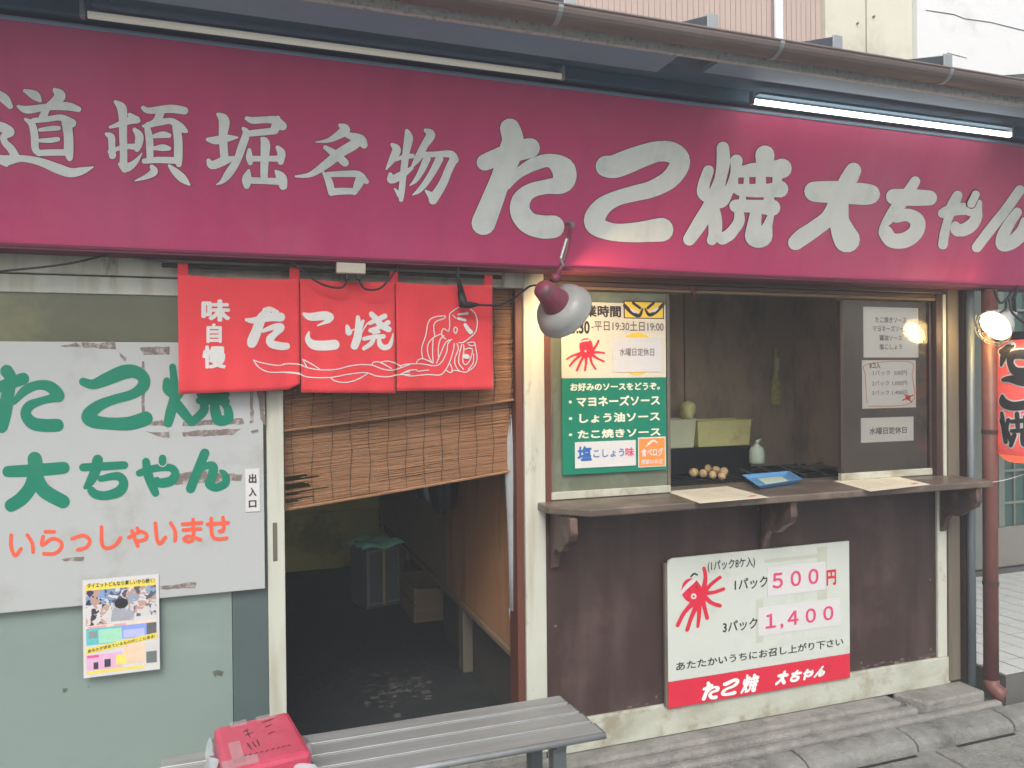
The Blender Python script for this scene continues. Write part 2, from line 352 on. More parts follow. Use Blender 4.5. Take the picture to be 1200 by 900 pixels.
# tiled porch of the house next door, with every tile
pf = box('tiled_porch', (3.72, -.12, -.3), (9, 1.52, -.006), M_grout); pf['kind'] = 'structure'
tm = None
ts = .15
for i in range(20):
    for j in range(11):
        X0 = 3.73+i*ts; Y0 = -.11+j*ts
        if X0 > 6.7: continue
        if Y0+ts > 1.52: continue
        if tm is None:
            o = MB().box((.005, .005, -.004), (ts-.005, ts-.005, .0)).build('tile', M_tile, pf); tm = o.data
        else:
            o = bpy.data.objects.new('tile', tm); COL.objects.link(o); o.parent = pf
        o.location = (X0, Y0, random.uniform(-.0005, .0005))

# ================================================================== the shop building
shop = thing('shop_building', 'single storey takoyaki shop with red sign awning, open doorway and serving window', 'shop', (1.2, 0, 0))
B = lambda n, a, b, m, bv=.0, **t: box(n, a, b, m, shop, bv, **t)
B('threshold', (-1.6, -.01, -.05), (1.22, .12, -.012), M_conc, .004)
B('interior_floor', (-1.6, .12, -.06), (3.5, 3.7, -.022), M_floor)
B('back_wall', (-1.6, 3.66, -.1), (3.6, 3.76, 2.6), M_wallg)
B('wainscot', (-.8, 3.62, -.1), (1.14, 3.655, .45), M_wallg)
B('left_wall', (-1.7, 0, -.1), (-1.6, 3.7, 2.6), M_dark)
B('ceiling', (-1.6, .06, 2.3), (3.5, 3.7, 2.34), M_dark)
B('right_wall', (3.52, .04, -.1), (3.60, 3.7, 2.6), M_olive)
B('partition_wall', (1.145, .11, .36), (1.175, 1.35, 2.28), M_wood)
B('partition_wall', (1.15, 1.352, .36), (1.175, 3.6, 2.28), M_card)
B('partition_rail', (1.125, .06, .33), (1.18, 3.5, .356), M_wood2, .003)
B('partition_kickboard', (1.19, .05, -.021), (1.21, 1.6, .31), M_dark)
B('partition_kickboard', (1.42, 1.6, -.021), (1.44, 3.6, .6), M_dark)
B('kitchen_wall', (1.22, 1.15, 0), (2.62, 1.18, 2.28), M_kwall)
B('kitchen_wall', (2.628, 1.146, 0), (3.5, 1.176, 2.28), M_kwall2)
B('kitchen_side_wall', (3.44, .06, 0), (3.46, 1.14, 2.28), M_kwall)
B('door_post', (1.132, -.012, -.02), (1.224, .06, 2.0), M_white, .004)
B('door_jamb', (1.098, .0, -.02), (1.130, .10, 2.0), M_redbrown, .003)
B('lintel', (-1.6, -.02, 1.925), (1.13, .06, 2.06), M_white, .004)
B('lintel', (1.226, -.015, 1.965), (3.50, .06, 2.06), M_darkframe, .004)
B('front_wall', (-1.6, -.02, 2.062), (3.6, .06, 2.64), M_dark)
B('wall_panel', (1.226, .004, .095), (3.388, .03, .99), M_panel)
B('baseboard', (1.226, -.012, -.044), (3.47, .03, .095), M_base, .004)
B('corner_post', (3.39, -.008, .0955), (3.452, .05, 1.0), M_white, .004)
B('corner_post', (3.455, -.02, -.03), (3.53, .05, 2.05), M_olive, .005)
B('corner_post', (3.545, -.035, -.03), (3.60, .03, 2.05), M_darkframe, .004)
# window: left post, frames, panes
B('window_post', (1.226, -.006, 1.03), (1.252, .05, 1.963), M_redbrown, .002)
B('window_post', (3.392, -.006, 1.03), (3.430, .05, 1.963), M_darkframe, .002)
B('window_post', (3.432, -.01, 1.03), (3.453, .05, 1.963), M_white, .002)
B('window_rail', (1.254, .0, 1.945), (3.39, .05, 1.963), M_brown, .002)
B('window_rail', (1.254, -.004, 1.93), (3.39, .02, 1.943), M_wood2, .002)
MB().prism([(1.93, -.01, 1.96), (1.975, -.01, 1.96), (1.955, -.012, 1.905)], (0, .006, 0)).build('rusty_bracket', M_redbrown, shop)
sash = box('window_sash', (1.256, .004, 1.035), (1.835, .028, 1.068), M_base, shop, .003)
box('sash_glass', (1.27, .010, 1.068), (1.818, .016, 1.923), M_glasswin, sash)
box('sash_stile', (1.256, .004, 1.069), (1.27, .028, 1.923), M_olive, sash, .002)
box('sash_stile', (1.819, .004, 1.069), (1.835, .028, 1.923), M_olive, sash, .002)
s2 = box('window_sash', (2.80, .018, 1.035), (3.388, .042, 1.07), M_base, shop, .003, label='right serving window sash holding three papers')
box('sash_backing', (2.818, .036, 1.071), (3.37, .040, 1.923), mat('brown_sash_film', (.15, .12, .095), .5, .12, 3, (.12, .095, .08), .3, 2, .08), s2)
MB().add([(2.818, .022, 1.071), (3.37, .022, 1.071), (3.37, .022, 1.923), (2.818, .022, 1.923)], [(0, 1, 2, 3)]).build('sash_glass', M_glass, s2, smooth='flat')
box('sash_stile', (2.80, .018, 1.071), (2.818, .042, 1.923), M_darkframe, s2, .002)
box('sash_stile', (3.37, .018, 1.071), (3.388, .042, 1.923), M_darkframe, s2, .002)
B('window_sill', (1.23, .0, .992), (3.45, .2, 1.015), M_darkframe, .003)
# counter
ct = MB().prism([(1.18, .19, 1.0), (1.19, -.12, 1.0), (1.318, -.25, 1.0), (3.478, -.25, 1.0), (3.50, .0, 1.0), (3.39, .19, 1.0)], (0, 0, .032)).build('counter_top', M_counter, shop, .006)
def bracket(x, mm):
    pr = [(0, .995), (-.21, .995), (-.215, .93), (-.20, .90), (-.17, .885), (-.14, .865), (-.115, .845), (-.09, .84), (-.06, .845), (-.035, .82), (-.02, .76), (0, .745)]
    o = MB().prism([(x, y-.012, z) for y, z in pr], (.035, 0, 0)).build('counter_bracket', mm, shop, .004)
bracket(1.24, M_bracket); bracket(2.30, M_bracket); bracket(3.40, M_bracket)
# sliding door on the left: stile, rails, panes
door = box('sliding_door', (.108, -.006, .0), (.170, .03, 1.922), M_white, shop, .003)
box('door_handle', (.127, -.009, .878), (.143, -.005, 1.022), M_olive, door, .002)
box('door_rail', (-1.2, -.004, 1.86), (.107, .03, 1.921), M_white, door, .003)
box('door_rail', (-1.2, -.004, 0), (.107, .03, .14), M_white, door, .003)
box('door_pane', (-1.2, .006, 1.2), (.107, .012, 1.859), M_glassup, door, label='upper glass, lit interior painted on as olive')
box('door_pane', (-1.2, .006, .141), (-.02, .012, 1.198), M_glasslo, door, label='frosted lower glass, sky reflection painted in as pale tone')
box('door_pane', (-.018, .008, .141), (.107, .014, 1.198), M_glassdk, door, label='darker strip of lower glass')
# soffit, eave edge, roof with battens
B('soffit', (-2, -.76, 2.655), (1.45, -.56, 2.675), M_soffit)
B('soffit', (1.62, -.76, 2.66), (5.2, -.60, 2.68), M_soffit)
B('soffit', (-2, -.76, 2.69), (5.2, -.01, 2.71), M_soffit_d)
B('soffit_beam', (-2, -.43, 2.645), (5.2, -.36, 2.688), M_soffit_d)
# the weathered edge strip, slightly wavy
def eavefn(u, v):
    X = -2+7.2*u; a = [(-.765, 2.630), (-.785, 2.628), (-.79, 2.664), (-.78, 2.69)][round(v*3)]
    wv = .002*math.sin(X*5.3)+.0015*math.sin(X*17)+.010*math.exp(-((X-2.25)/.10)**2)+.018*math.exp(-((X-2.85)/.45)**2)
    return Vector((X, a[0]-wv, a[1]-wv*.6))
MB().grid(eavefn, 160, 3).build('eave_strip', M_eave, shop, solid=.004)
sl = .30
RZ = at(800, 28, -.895).z+.004
rf = MB().prism([(-2, -.84, RZ+.008), (-2, 3.8, RZ+.008+4.64*sl), (-2, 3.8, RZ+4.64*sl-.008), (-2, -.84, RZ-.008)], (7.4, 0, 0)).build('roof', M_roof, shop)
bx = [at(824, 18, -.8).x + i*(at(1096, 60, -.8).x-at(824, 18, -.8).x)/2 for i in range(-6, 4)]
for X in bx:
    MB().prism([(X-.018, -.85, RZ+.009), (X+.018, -.85, RZ+.009), (X+.014, -.85, RZ+.062), (X-.014, -.85, RZ+.062)], (0, 4.6, 4.6*sl)).build('roof_batten', M_roof, rf, .002)
    box('batten_cap', (X-.021, -.857, RZ+.004), (X+.021, -.851, RZ+.066), M_galv, rf, .002)

# gutter hung along the eave
gt = thing('roof_gutter', 'brown half round rain gutter along the edge of the shop roof', 'gutter', (1.5, -.86, 2.7))
GZ = at(800, 28, -.895).z
GV = .86
def gut(rr, a0=180, a1=360): return [( -.85+rr*math.cos(R(a)), GZ+rr*math.sin(R(a))*GV) for a in range(a0, a1+1, 15)]
gp = gut(.047)+gut(.043)[::-1]
MB().prism([(-2, y, z) for y, z in gp], (7.3, 0, 0)).build('gutter_trough', M_gutter, gt, smooth=False)
MB().tube([(-2, -.897, GZ), (5.3, -.897, GZ)], .004).build('gutter_lip', M_gutter, gt)
for px in (-120, 90, 370, 663, 925, 1125):
    X = at(px, 30+.1*(px-600), -.93).x
    g2 = gut(.050)+gut(.0475)[::-1]
    MB().prism([(X-.008, y, z) for y, z in g2], (.016, 0, 0)).build('gutter_clip', M_galv, gt)

# ------------------------------------------------------------------ awning sign
awn = thing('shop_awning', 'long deep red awning sign with large white Japanese lettering', 'awning', (1.5, -.2, 2.0))
def awx(X, t, o=0): return Vector((X, 0, 0))+AW0+(AW1-AW0)*t+AWN*o
def awfn(u, v):
    X = -1.25+5.6*u; d = .003*math.sin(X*2.3+1)*math.sin(v*3.1)+.0018*math.sin(X*9+v*4)*math.sin(math.pi*v)
    for sx in (-.3, .47, 1.62, 2.05, 2.62, 3.3): d -= .0035*math.exp(-((X-sx+.03*v)/.010)**2)
    d += .004*math.exp(-((X-1.95-.35*v)/.03)**2)*(1-v)**.5+.003*math.exp(-((X-2.5+.3*v)/.025)**2)*v
    return awx(X, v, d-.004)
# print lies on the same gentle surface
def awsurf(x, y, o=0):
    p = awp(x, y); t = (p-AW0).dot(AWD)/(AW1-AW0).length; u = (p.x+1.25)/5.6
    return awfn(u, t)+AWN*o
MB().grid(awfn, 280, 16).build('awning_canvas', M_awn, awn, smooth=True)
a, b = awx(-1.25, 0), awx(-1.25, 1)
MB().box((-1.25, -.40, 2.622), (4.35, -.06, 2.634)).build('awning_top', M_awnedge, awn)
MB().box((-1.25, -.152, 1.985), (4.35, -.03, 1.997)).build('awning_underside', M_awnedge, awn)
MB().tube([(-1.25, -.150, 1.996), (4.35, -.150, 1.996)], .007).build('hem_rail', M_awnedge, awn)
MB().tube([(-1.25, -.402, 2.622), (4.35, -.402, 2.622)], .007).build('top_rail', M_soffit, awn)
MB().prism([(4.352, -.15, 1.985), (4.352, -.4, 2.634), (4.352, -.06, 2.634), (4.352, -.03, 1.985)], (.004, 0, 0)).build('awning_end', M_awn, awn)

G_do = [[(-40, 110, 20), (30, 165, 36), (75, 222, 22)], [(-80, 370, 20), (0, 375, 36), (72, 412, 36), (60, 432, 26)], [(60, 430, 30), (25, 455, 26), (40, 500, 26), (80, 540, 30), (115, 600, 32)],
 [(-90, 600, 20), (-20, 612, 26), (40, 630, 40), (160, 615, 26), (300, 640, 30), (430, 690, 38), (530, 722, 36), (620, 708, 28), (700, 680, 6)], [(40, 640, 34), (50, 665, 14)],
 [(185, 105, 14), (260, 140, 35), (300, 180, 14)], [(410, 98, 16), (450, 145, 44), (400, 190, 28), (350, 240, 28), (320, 310, 32)], [(135, 222, 12), (205, 248, 30), (350, 228, 26), (500, 222, 32), (590, 245, 22)],
 [(190, 320, 12), (240, 360, 26), (260, 450, 30), (265, 540, 28), (295, 578, 22)], [(250, 330, 20), (350, 320, 22), (460, 308, 24), (540, 350, 34)], [(500, 340, 38), (515, 450, 36), (517, 560, 36), (525, 612, 24)],
 [(300, 400, 14), (380, 390, 20), (440, 387, 18)], [(300, 480, 15), (380, 478, 20), (435, 470, 18)], [(290, 573, 24), (400, 570, 25), (510, 570, 25)]]
G_ton = [[(175, 135, 16), (225, 185, 38), (235, 270, 34), (235, 400, 32), (240, 560, 30), (240, 630, 32), (250, 680, 30)], [(210, 640, 16), (260, 670, 36), (330, 630, 24), (390, 550, 5)],
 [(130, 340, 12), (200, 318, 22), (290, 285, 32), (355, 285, 24)], [(290, 240, 18), (350, 275, 24)], [(100, 395, 14), (140, 420, 30), (145, 490, 28), (150, 570, 30)],
 [(130, 540, 20), (200, 512, 18), (280, 497, 22), (350, 500, 28)], [(330, 360, 18), (368, 410, 34), (362, 480, 32), (350, 520, 22)],
 [(400, 182, 18), (450, 205, 26), (620, 190, 34), (735, 205, 32)], [(540, 220, 34), (510, 290, 32), (440, 325, 22), (400, 330, 12)], [(430, 330, 24), (450, 430, 31), (455, 550, 29), (455, 610, 26)],
 [(440, 320, 24), (540, 300, 26), (630, 290, 26), (700, 340, 36), (750, 372, 16)], [(670, 340, 34), (685, 450, 35), (685, 580, 35), (690, 640, 24)], [(490, 412, 18), (560, 400, 28), (610, 407, 20)], [(490, 510, 16), (560, 505, 28), (610, 512, 18)],
 [(410, 615, 22), (520, 605, 26), (680, 610, 28)], [(470, 660, 18), (488, 700, 32), (430, 740, 22), (335, 775, 6)], [(610, 650, 12), (660, 700, 30), (720, 755, 34), (775, 805, 10)]]
G_hori = [[(175, 165, 14), (225, 215, 44), (218, 330, 36), (222, 440, 34), (230, 530, 34)], [(95, 370, 18), (160, 376, 34), (250, 360, 30), (335, 353, 8)], [(100, 540, 18), (130, 578, 34), (220, 545, 36), (300, 520, 18)],
 [(410, 198, 18), (460, 215, 28), (560, 210, 28), (640, 215, 34), (700, 262, 36)], [(660, 200, 24), (650, 260, 42), (620, 305, 26)], [(640, 300, 28), (540, 310, 28), (440, 320, 26)],
 [(380, 280, 14), (405, 320, 30), (370, 430, 34), (330, 540, 32), (260, 650, 34), (210, 710, 18), (165, 735, 5)], [(530, 360, 12), (560, 400, 38), (555, 520, 35), (550, 640, 31), (550, 700, 30)],
 [(430, 455, 16), (430, 510, 28), (438, 560, 20)], [(440, 525, 25), (560, 525, 23), (680, 525, 27)], [(660, 435, 18), (690, 480, 34), (685, 550, 26)], [(425, 622, 14), (410, 690, 40), (410, 745, 26)],
 [(420, 700, 27), (560, 705, 27), (690, 710, 29)], [(645, 625, 12), (690, 680, 42), (705, 745, 34)]]
G_mei = [[(440, 185, 16), (480, 222, 42), (420, 270, 32), (340, 310, 18), (240, 322, 4)], [(500, 265, 24), (600, 300, 42), (635, 345, 30)], [(600, 300, 42), (540, 350, 42), (440, 410, 40), (330, 500, 36), (200, 585, 22), (80, 600, 9)],
 [(320, 365, 18), (400, 420, 32), (480, 490, 32)], [(305, 570, 12), (345, 630, 30), (372, 730, 30)], [(340, 585, 22), (480, 580, 26), (590, 585, 28), (655, 645, 20)], [(610, 615, 42), (580, 680, 34), (555, 735, 18)], [(380, 725, 30), (470, 720, 28), (560, 722, 26)]]
G_butsu = [[(145, 295, 16), (185, 340, 38), (150, 420, 32), (95, 510, 9)], [(180, 430, 14), (240, 405, 20), (322, 395, 22)], [(275, 175, 18), (290, 240, 40), (270, 350, 33), (250, 500, 31), (240, 600, 28), (230, 700, 29), (225, 780, 20)], [(168, 683, 8), (215, 740, 26)],
 [(130, 558, 20), (140, 605, 34), (230, 560, 34), (320, 500, 16)], [(440, 170, 18), (485, 210, 40), (430, 300, 34), (380, 400, 34), (320, 490, 12)], [(420, 385, 26), (540, 380, 26), (660, 380, 33), (700, 430, 32)],
 [(690, 420, 38), (640, 520, 36), (590, 640, 38), (510, 770, 42), (510, 790, 24)], [(440, 700, 10), (490, 745, 34)], [(450, 420, 34), (400, 530, 28), (350, 610, 20), (300, 655, 5)], [(560, 420, 36), (510, 520, 32), (440, 630, 28), (380, 700, 22), (325, 738, 5)]]
G_ta = [[(325, 115, 66), (345, 190, 72), (330, 270, 78), (300, 360, 74), (265, 450, 68), (210, 590, 74), (150, 740, 80)], [(160, 340, 55), (260, 300, 60), (360, 268, 68), (458, 245, 66)],
 [(310, 500, 20), (345, 455, 26), (400, 400, 36), (490, 350, 44), (590, 328, 46), (675, 380, 76), (685, 450, 76), (650, 490, 60), (560, 502, 48), (460, 530, 50), (400, 590, 62), (395, 670, 68), (450, 740, 72), (540, 766, 77), (610, 765, 76)]]
G_ko = [[(245, 270, 76), (300, 272, 82), (390, 240, 84), (480, 205, 80), (600, 168, 74), (700, 170, 74), (760, 215, 72), (755, 280, 70), (690, 365, 66), (570, 430, 60), (450, 460, 56), (320, 495, 54), (220, 550, 64), (165, 630, 74), (175, 690, 68), (290, 732, 62), (450, 735, 70), (635, 716, 84)]]
G_yaki = [[(245, 300, 38), (213, 400, 42), (215, 460, 48), (260, 500, 40)], [(345, 140, 44), (348, 240, 48), (330, 350, 42), (300, 450, 50), (250, 560, 50), (180, 680, 52), (110, 785, 44)], [(440, 230, 44), (430, 320, 34), (395, 420, 34), (340, 510, 48), (300, 520, 38)],
 [(270, 560, 50), (290, 650, 50), (290, 740, 46), (268, 790, 36)], [(458, 590, 34), (455, 660, 38), (400, 740, 40), (340, 780, 42)], [(640, 190, 68), (640, 280, 60)],
 [(470, 310, 40), (560, 296, 50), (660, 292, 52), (760, 285, 70)], [(460, 435, 42), (560, 440, 48), (660, 438, 48), (745, 430, 60)], [(425, 370, 26), (425, 430, 30)], [(512, 320, 20), (508, 420, 22)], [(610, 320, 36), (610, 420, 38)], [(725, 320, 34), (725, 420, 36)],
 [(435, 548, 46), (560, 550, 46), (690, 560, 58)], [(482, 490, 26), (482, 530, 26)], [(665, 480, 38), (665, 540, 40)], [(575, 590, 42), (560, 700, 54), (570, 765, 70), (625, 765, 64), (655, 690, 36), (678, 620, 24)]]
G_dai = [[(285, 345, 64), (300, 352, 78), (480, 355, 84), (680, 370, 80), (710, 362, 58)], [(580, 192, 60), (540, 270, 68), (490, 380, 72), (400, 540, 60), (290, 630, 62), (200, 690, 64), (145, 735, 58)], [(480, 430, 62), (475, 560, 74), (500, 650, 88), (530, 712, 98)]]
G_chi = [[(180, 270, 62), (320, 276, 66), (462, 280, 60)], [(350, 150, 40), (300, 230, 46), (210, 350, 52), (135, 450, 40), (75, 518, 12)], [(200, 430, 44), (290, 412, 50), (365, 460, 60), (355, 545, 60), (270, 608, 62), (165, 610, 58), (115, 548, 56)]]
G_ya = [[(565, 400, 38), (620, 380, 46), (720, 365, 48), (800, 380, 48), (832, 410, 42), (800, 480, 48), (740, 525, 50), (678, 530, 50), (665, 495, 34)], [(680, 260, 38), (640, 350, 46), (605, 450, 34), (580, 560, 38), (567, 645, 38)], [(848, 315, 22), (838, 380, 32)]]
G_yadot = [[(820, 250, 30), (782, 325, 32)]]
G_yadoto = [[(820, 250, 38), (782, 325, 41)]]
G_n = [[(1170, 220, 40), (1060, 370, 40), (940, 520, 42), (832, 665, 40)], [(1150, 392, 38), (1085, 480, 44), (1035, 580, 50), (1035, 645, 52), (1110, 625, 54), (1190, 550, 56), (1215, 470, 44)]]
J = dict(o=(1020, 190), s=6.667); I = dict(o=(910, 170), s=6.425); HH = dict(o=(790, 150), s=6); GG = dict(o=(670, 150), s=6); FFx = dict(o=(540, 130), s=5.63)
KAN = [(G_do, dict(o=(0, 90), s=6.425)), (G_ton, dict(o=(110, 100), s=6.925)), (G_hori, dict(o=(230, 110), s=6.925)), (G_mei, dict(o=(335, 120), s=6.925)), (G_butsu, dict(o=(440, 130), s=7.5))]
KANA = [(G_ta, FFx), (G_ko, GG), (G_yaki, HH), (G_dai, I), (G_chi, J), (G_ya, J), (G_n, J)]
for g, c in KAN+KANA:
    strokes('lettering_edge', g, M_outline, awn, awsurf, off=.0008, grow=3.5 if c['s'] > 6.2 else 4, step=0.0000015, **c)
    strokes('lettering', g, M_print, awn, awsurf, off=.0022, step=.000004, **c)
strokes('lettering_edge', G_yadoto, M_outline, awn, awsurf, off=.0032, step=.000001, **J)
strokes('lettering', G_yadot, M_print, awn, awsurf, off=.0055, step=.000002, **J)

# reuse of the brush letters elsewhere: normalised into a world rectangle
def gbox(g):
    xs = [p[0]-p[2] for s_ in g for p in s_]+[p[0]+p[2] for s_ in g for p in s_]; ys = [p[1]-p[2] for s_ in g for p in s_]+[p[1]+p[2] for s_ in g for p in s_]
    return min(xs), min(ys), max(xs), max(ys)
def glyph(g, bl, tr, Y, m, parent, off=.0015, thin=1.):
    x0, y0, x1, y1 = gbox(g); a = at(*bl, Y); b = at(*tr, Y)
    return strokes('lettering', g, m, parent, rect_surf(a.x, a.z, b.x, b.z, Y, x1-x0, y1-y0, x0, y0), off=off, step=.0000015, rscale=thin)

# ------------------------------------------------------------------ fluorescent lamps below the eave
for (l, r, m_, lab) in (((93, 14), (665, 92), M_tube_off, 'unlit cream fluorescent tube, faint glow added, under the eave above the left half of the awning'), ((875, 121), (1195, 157), M_tube_on, 'lit white fluorescent tube under the eave above the right end of the awning')):
    a = atz(*l, 2.615); b = atz(*r, 2.615); yy = (a.y+b.y)/2
    t = thing('fluorescent_lamp', lab, 'lamp', ((a.x+b.x)/2, yy, 2.64), 'fluorescent tubes under the eave')
    MB().tube([(a.x+.02, yy, 2.615), (b.x-.02, yy, 2.615)], .0105, 12).build('tube', m_, t, smooth=True)
    for q in (a.x, b.x-.03): box('end_socket', (q, yy-.013, 2.603), (q+.012, yy+.013, 2.652), M_galv, t, .003)
    box('batten', (a.x+.03, yy-.015, 2.641), (b.x-.03, yy+.015, 2.652), M_soffit_d, t, .002)

# ------------------------------------------------------------------ neighbouring house behind
nb = thing('neighbour_house', 'tall house behind the shop roof with pink siding, cream boards and white plaster', 'house', (4, 5, 0))
NY = 5.0
xs = [at(p, 30, NY).x for p in (560, 898, 918, 964, 1012, 1066)]
mb = MB(); X = xs[0]-3; step = .075
while X < xs[3]-.02:
    mb.box((X, NY+.018, 2.5), (min(X+step*.86, xs[3]), NY+.05, 8)); X += step
mb.box((xs[0]-3, NY+.03, 2.5), (xs[3], NY+.1, 8))
mb.build('corrugated_siding', M_pink, nb)
MB().tube([(.5*(xs[1]+xs[2]), NY-.07, 2.5), (.5*(xs[1]+xs[2]), NY-.07, 8)], .055, 12).build('drainpipe', M_wpipe, nb, smooth=True)
for a, b in ((xs[3]+.004, xs[4]-.012), (xs[4]+.012, xs[5])): box('cream_panel', (a, NY-.05, 2.5), (b, NY+.1, 8), M_creamw, nb, .01)
box('panel_joint', (xs[4]-.0115, NY+.02, 2.5), (xs[4]+.0115, NY+.06, 8), M_crack, nb)
for px in ((1004, 28), (1023, 20)):
    p = at(*px, NY-.05); MB().tube([p, p+Vector((0, -.03, 0))], .014, 8).build('bolt', M_crack, nb)
box('plaster_wall', (xs[5]+.003, NY-.12, 2.5), (16, NY+.1, 8), M_whitew, nb)
pts = [(1085, 12), (1118, 17), (1130, 22), (1160, 26), (1200, 36)]
MB().tube([at(x, y, NY-.121) for x, y in pts], .008, 5).build('plaster_crack', M_crack, nb)
pts = [(1110, 62), (1125, 66), (1133, 68)]
MB().tube([at(x, y, NY-.121) for x, y in pts], .006, 5).build('plaster_crack', M_crack, nb)

# ------------------------------------------------------------------ noren curtain
nor = thing('noren_curtain', 'bright red fabric noren with white takoyaki lettering and octopus drawing over the doorway', 'curtain', (.4, -.09, 1.98))
NX = [at(209, 400, -.09).x, at(352, 400, -.09).x, at(464, 400, -.09).x, at(578, 400, -.09).x]
NZ0, NZ1 = 1.508, 1.925
def nory(X, Z):
    t = (NZ1-Z)/(NZ1-NZ0)
    y = -.09+.010*math.sin(X*11+.6)*(.3+.7*t)+.0065*math.sin(X*24+Z*2)*(.3+t)+.003*math.sin(X*61-Z*6)*t+.003*math.sin(Z*16+X*5)
    i = 0 if X < NX[1] else 1 if X < NX[2] else 2
    u = (X-NX[i])/(NX[i+1]-NX[i])
    return y-.0045*math.cos(u*math.pi)*(t**.7)
def norsurf(x, y, o=0):
    p = at(x, y, -.09)
    for _ in range(2): p = at(x, y, nory(p.x, p.z))
    return Vector((p.x, p.y-o, p.z))
for i in range(3):
    a, b = NX[i], NX[i+1]
    def fn(u, v, a=a, b=b, i=i):
        X = a+.001+(b-a-.003)*u; Z = NZ1+(NZ0-NZ1)*v
        sag = .006*math.sin(u*math.pi)*(1-v)
        if i == 0 and v > .9 and u > .9: Z += .02*((u-.9)*10)*((v-.9)*10)
        sl_ = (.012 if i == 0 else -.008 if i == 1 else 0)*u*v
        return Vector((X, nory(min(max(X, a+.0005), b-.0005), Z), Z-sag+sl_))
    MB().grid(fn, 30, 24).build('cloth_panel', M_noren, nor, smooth=True, solid=.0015)
for i, X in enumerate((NX[0]+.018, NX[1]-.018, NX[2]-.006, NX[3]-.018)):
    MB().grid(lambda u, v, X=X: Vector((X-.017+.034*u, -.09-.006*math.cos(v*3)+(.002*math.sin(u*3)), 1.965-.047*v)), 4, 5).build('hanging_loop', M_noren, nor, smooth=True, solid=.0015)
MB().tube([(NX[0]-.05, -.083, 1.958), (NX[3]+.04, -.083, 1.958)], .008).build('curtain_rod', M_cord, nor)
NN = dict(o=(220, 330), s=6.43); OO = dict(o=(340, 340), s=7.5); PP = dict(o=(470, 340), s=7.5)
g1 = [[(440, 288, 12), (500, 293, 24), (620, 268, 32), (700, 268, 34)], [(600, 225, 26), (555, 275, 36), (520, 370, 38), (487, 450, 40), (482, 470, 30)], [(580, 215, 18), (620, 205, 16), (670, 235, 20)], [(570, 372, 14), (640, 345, 22), (700, 345, 30), (660, 392, 24), (622, 430, 30), (630, 468, 30), (700, 487, 30), (745, 487, 26)]]
g2 = [[(120, 210, 14), (180, 235, 34), (300, 225, 40), (342, 240, 42)], [(340, 270, 20), (240, 312, 6)], [(165, 368, 8), (155, 430, 26), (205, 480, 40), (300, 488, 44), (390, 480, 44)]]
g3 = [[(500, 318, 16), (515, 370, 30)], [(595, 240, 18), (600, 340, 32), (590, 420, 36), (565, 490, 34)], [(640, 272, 14), (622, 330, 14)], [(680, 290, 7), (640, 350, 6), (610, 410, 6)], [(545, 355, 7), (560, 345, 7)], [(715, 212, 24), (760, 260, 28), (800, 310, 28), (865, 345, 26)], [(700, 290, 18), (830, 230, 24)], [(705, 355, 20), (800, 320, 18), (860, 285, 22)], [(730, 372, 16), (780, 366, 14)], [(650, 428, 18), (740, 410, 20), (820, 408, 20)], [(735, 420, 18), (710, 470, 20), (648, 512, 18)], [(780, 420, 16), (790, 480, 24), (830, 505, 24), (878, 480, 20), (905, 380, 4)]]
for g, c in ((g1, NN), (g2, OO), (g3, OO)): strokes('lettering', g, M_nprint, nor, norsurf, off=.0022, step=.000004, **c)
def nwords(txt, bl, tr, bold=.04):
    words(txt, bl, tr, M_nprint, nor, bold=bold, off=.0022, surf=lambda u, v, o: norsurf(bl[0]+(tr[0]-bl[0])*u, bl[1]+(tr[1]-bl[1])*v, o))
nwords('味', (236, 377), (270, 351)); nwords('自', (242, 402), (260, 379)); nwords('慢', (237, 432), (265, 405))
r = 4.5
tent = [[(-955, 610), (-1, 0)]]
O_l = [ # arm lines, crop O coordinates (o=340,340 s=7.5)
 [(-60, 648), (20, 648), (80, 652), (150, 680), (260, 700), (400, 697), (520, 668), (620, 655), (720, 660), (800, 690), (880, 705), (950, 690), (1060, 650)],
 [(-60, 722), (80, 738), (160, 765), (350, 768), (480, 745), (600, 728), (680, 728), (760, 755), (860, 762), (940, 745), (1050, 742)],
 [(110, 608), (150, 680)], [(110, 608), (190, 650), (255, 692)], [(355, 772), (400, 800), (490, 812), (580, 790), (640, 758), (680, 732)],
 [(720, 660), (730, 635), (780, 632), (840, 660), (890, 690)], [(800, 632), (860, 625), (930, 645), (975, 672)], [(970, 740), (1010, 722), (1050, 718)]]
strokes('octopus_drawing', [[(x, y, r) for x, y in l] for l in O_l], M_nprint, nor, norsurf, off=.0024, step=.000003, **OO)
N_l = [[(495, 592), (560, 612), (680, 632), (760, 618), (850, 625)], [(495, 592), (530, 640), (580, 672), (640, 684), (760, 682), (850, 692)]]
strokes('octopus_drawing', [[(x, y, 4) for x, y in l] for l in N_l], M_nprint, nor, norsurf, off=.0024, step=.000003, **NN)
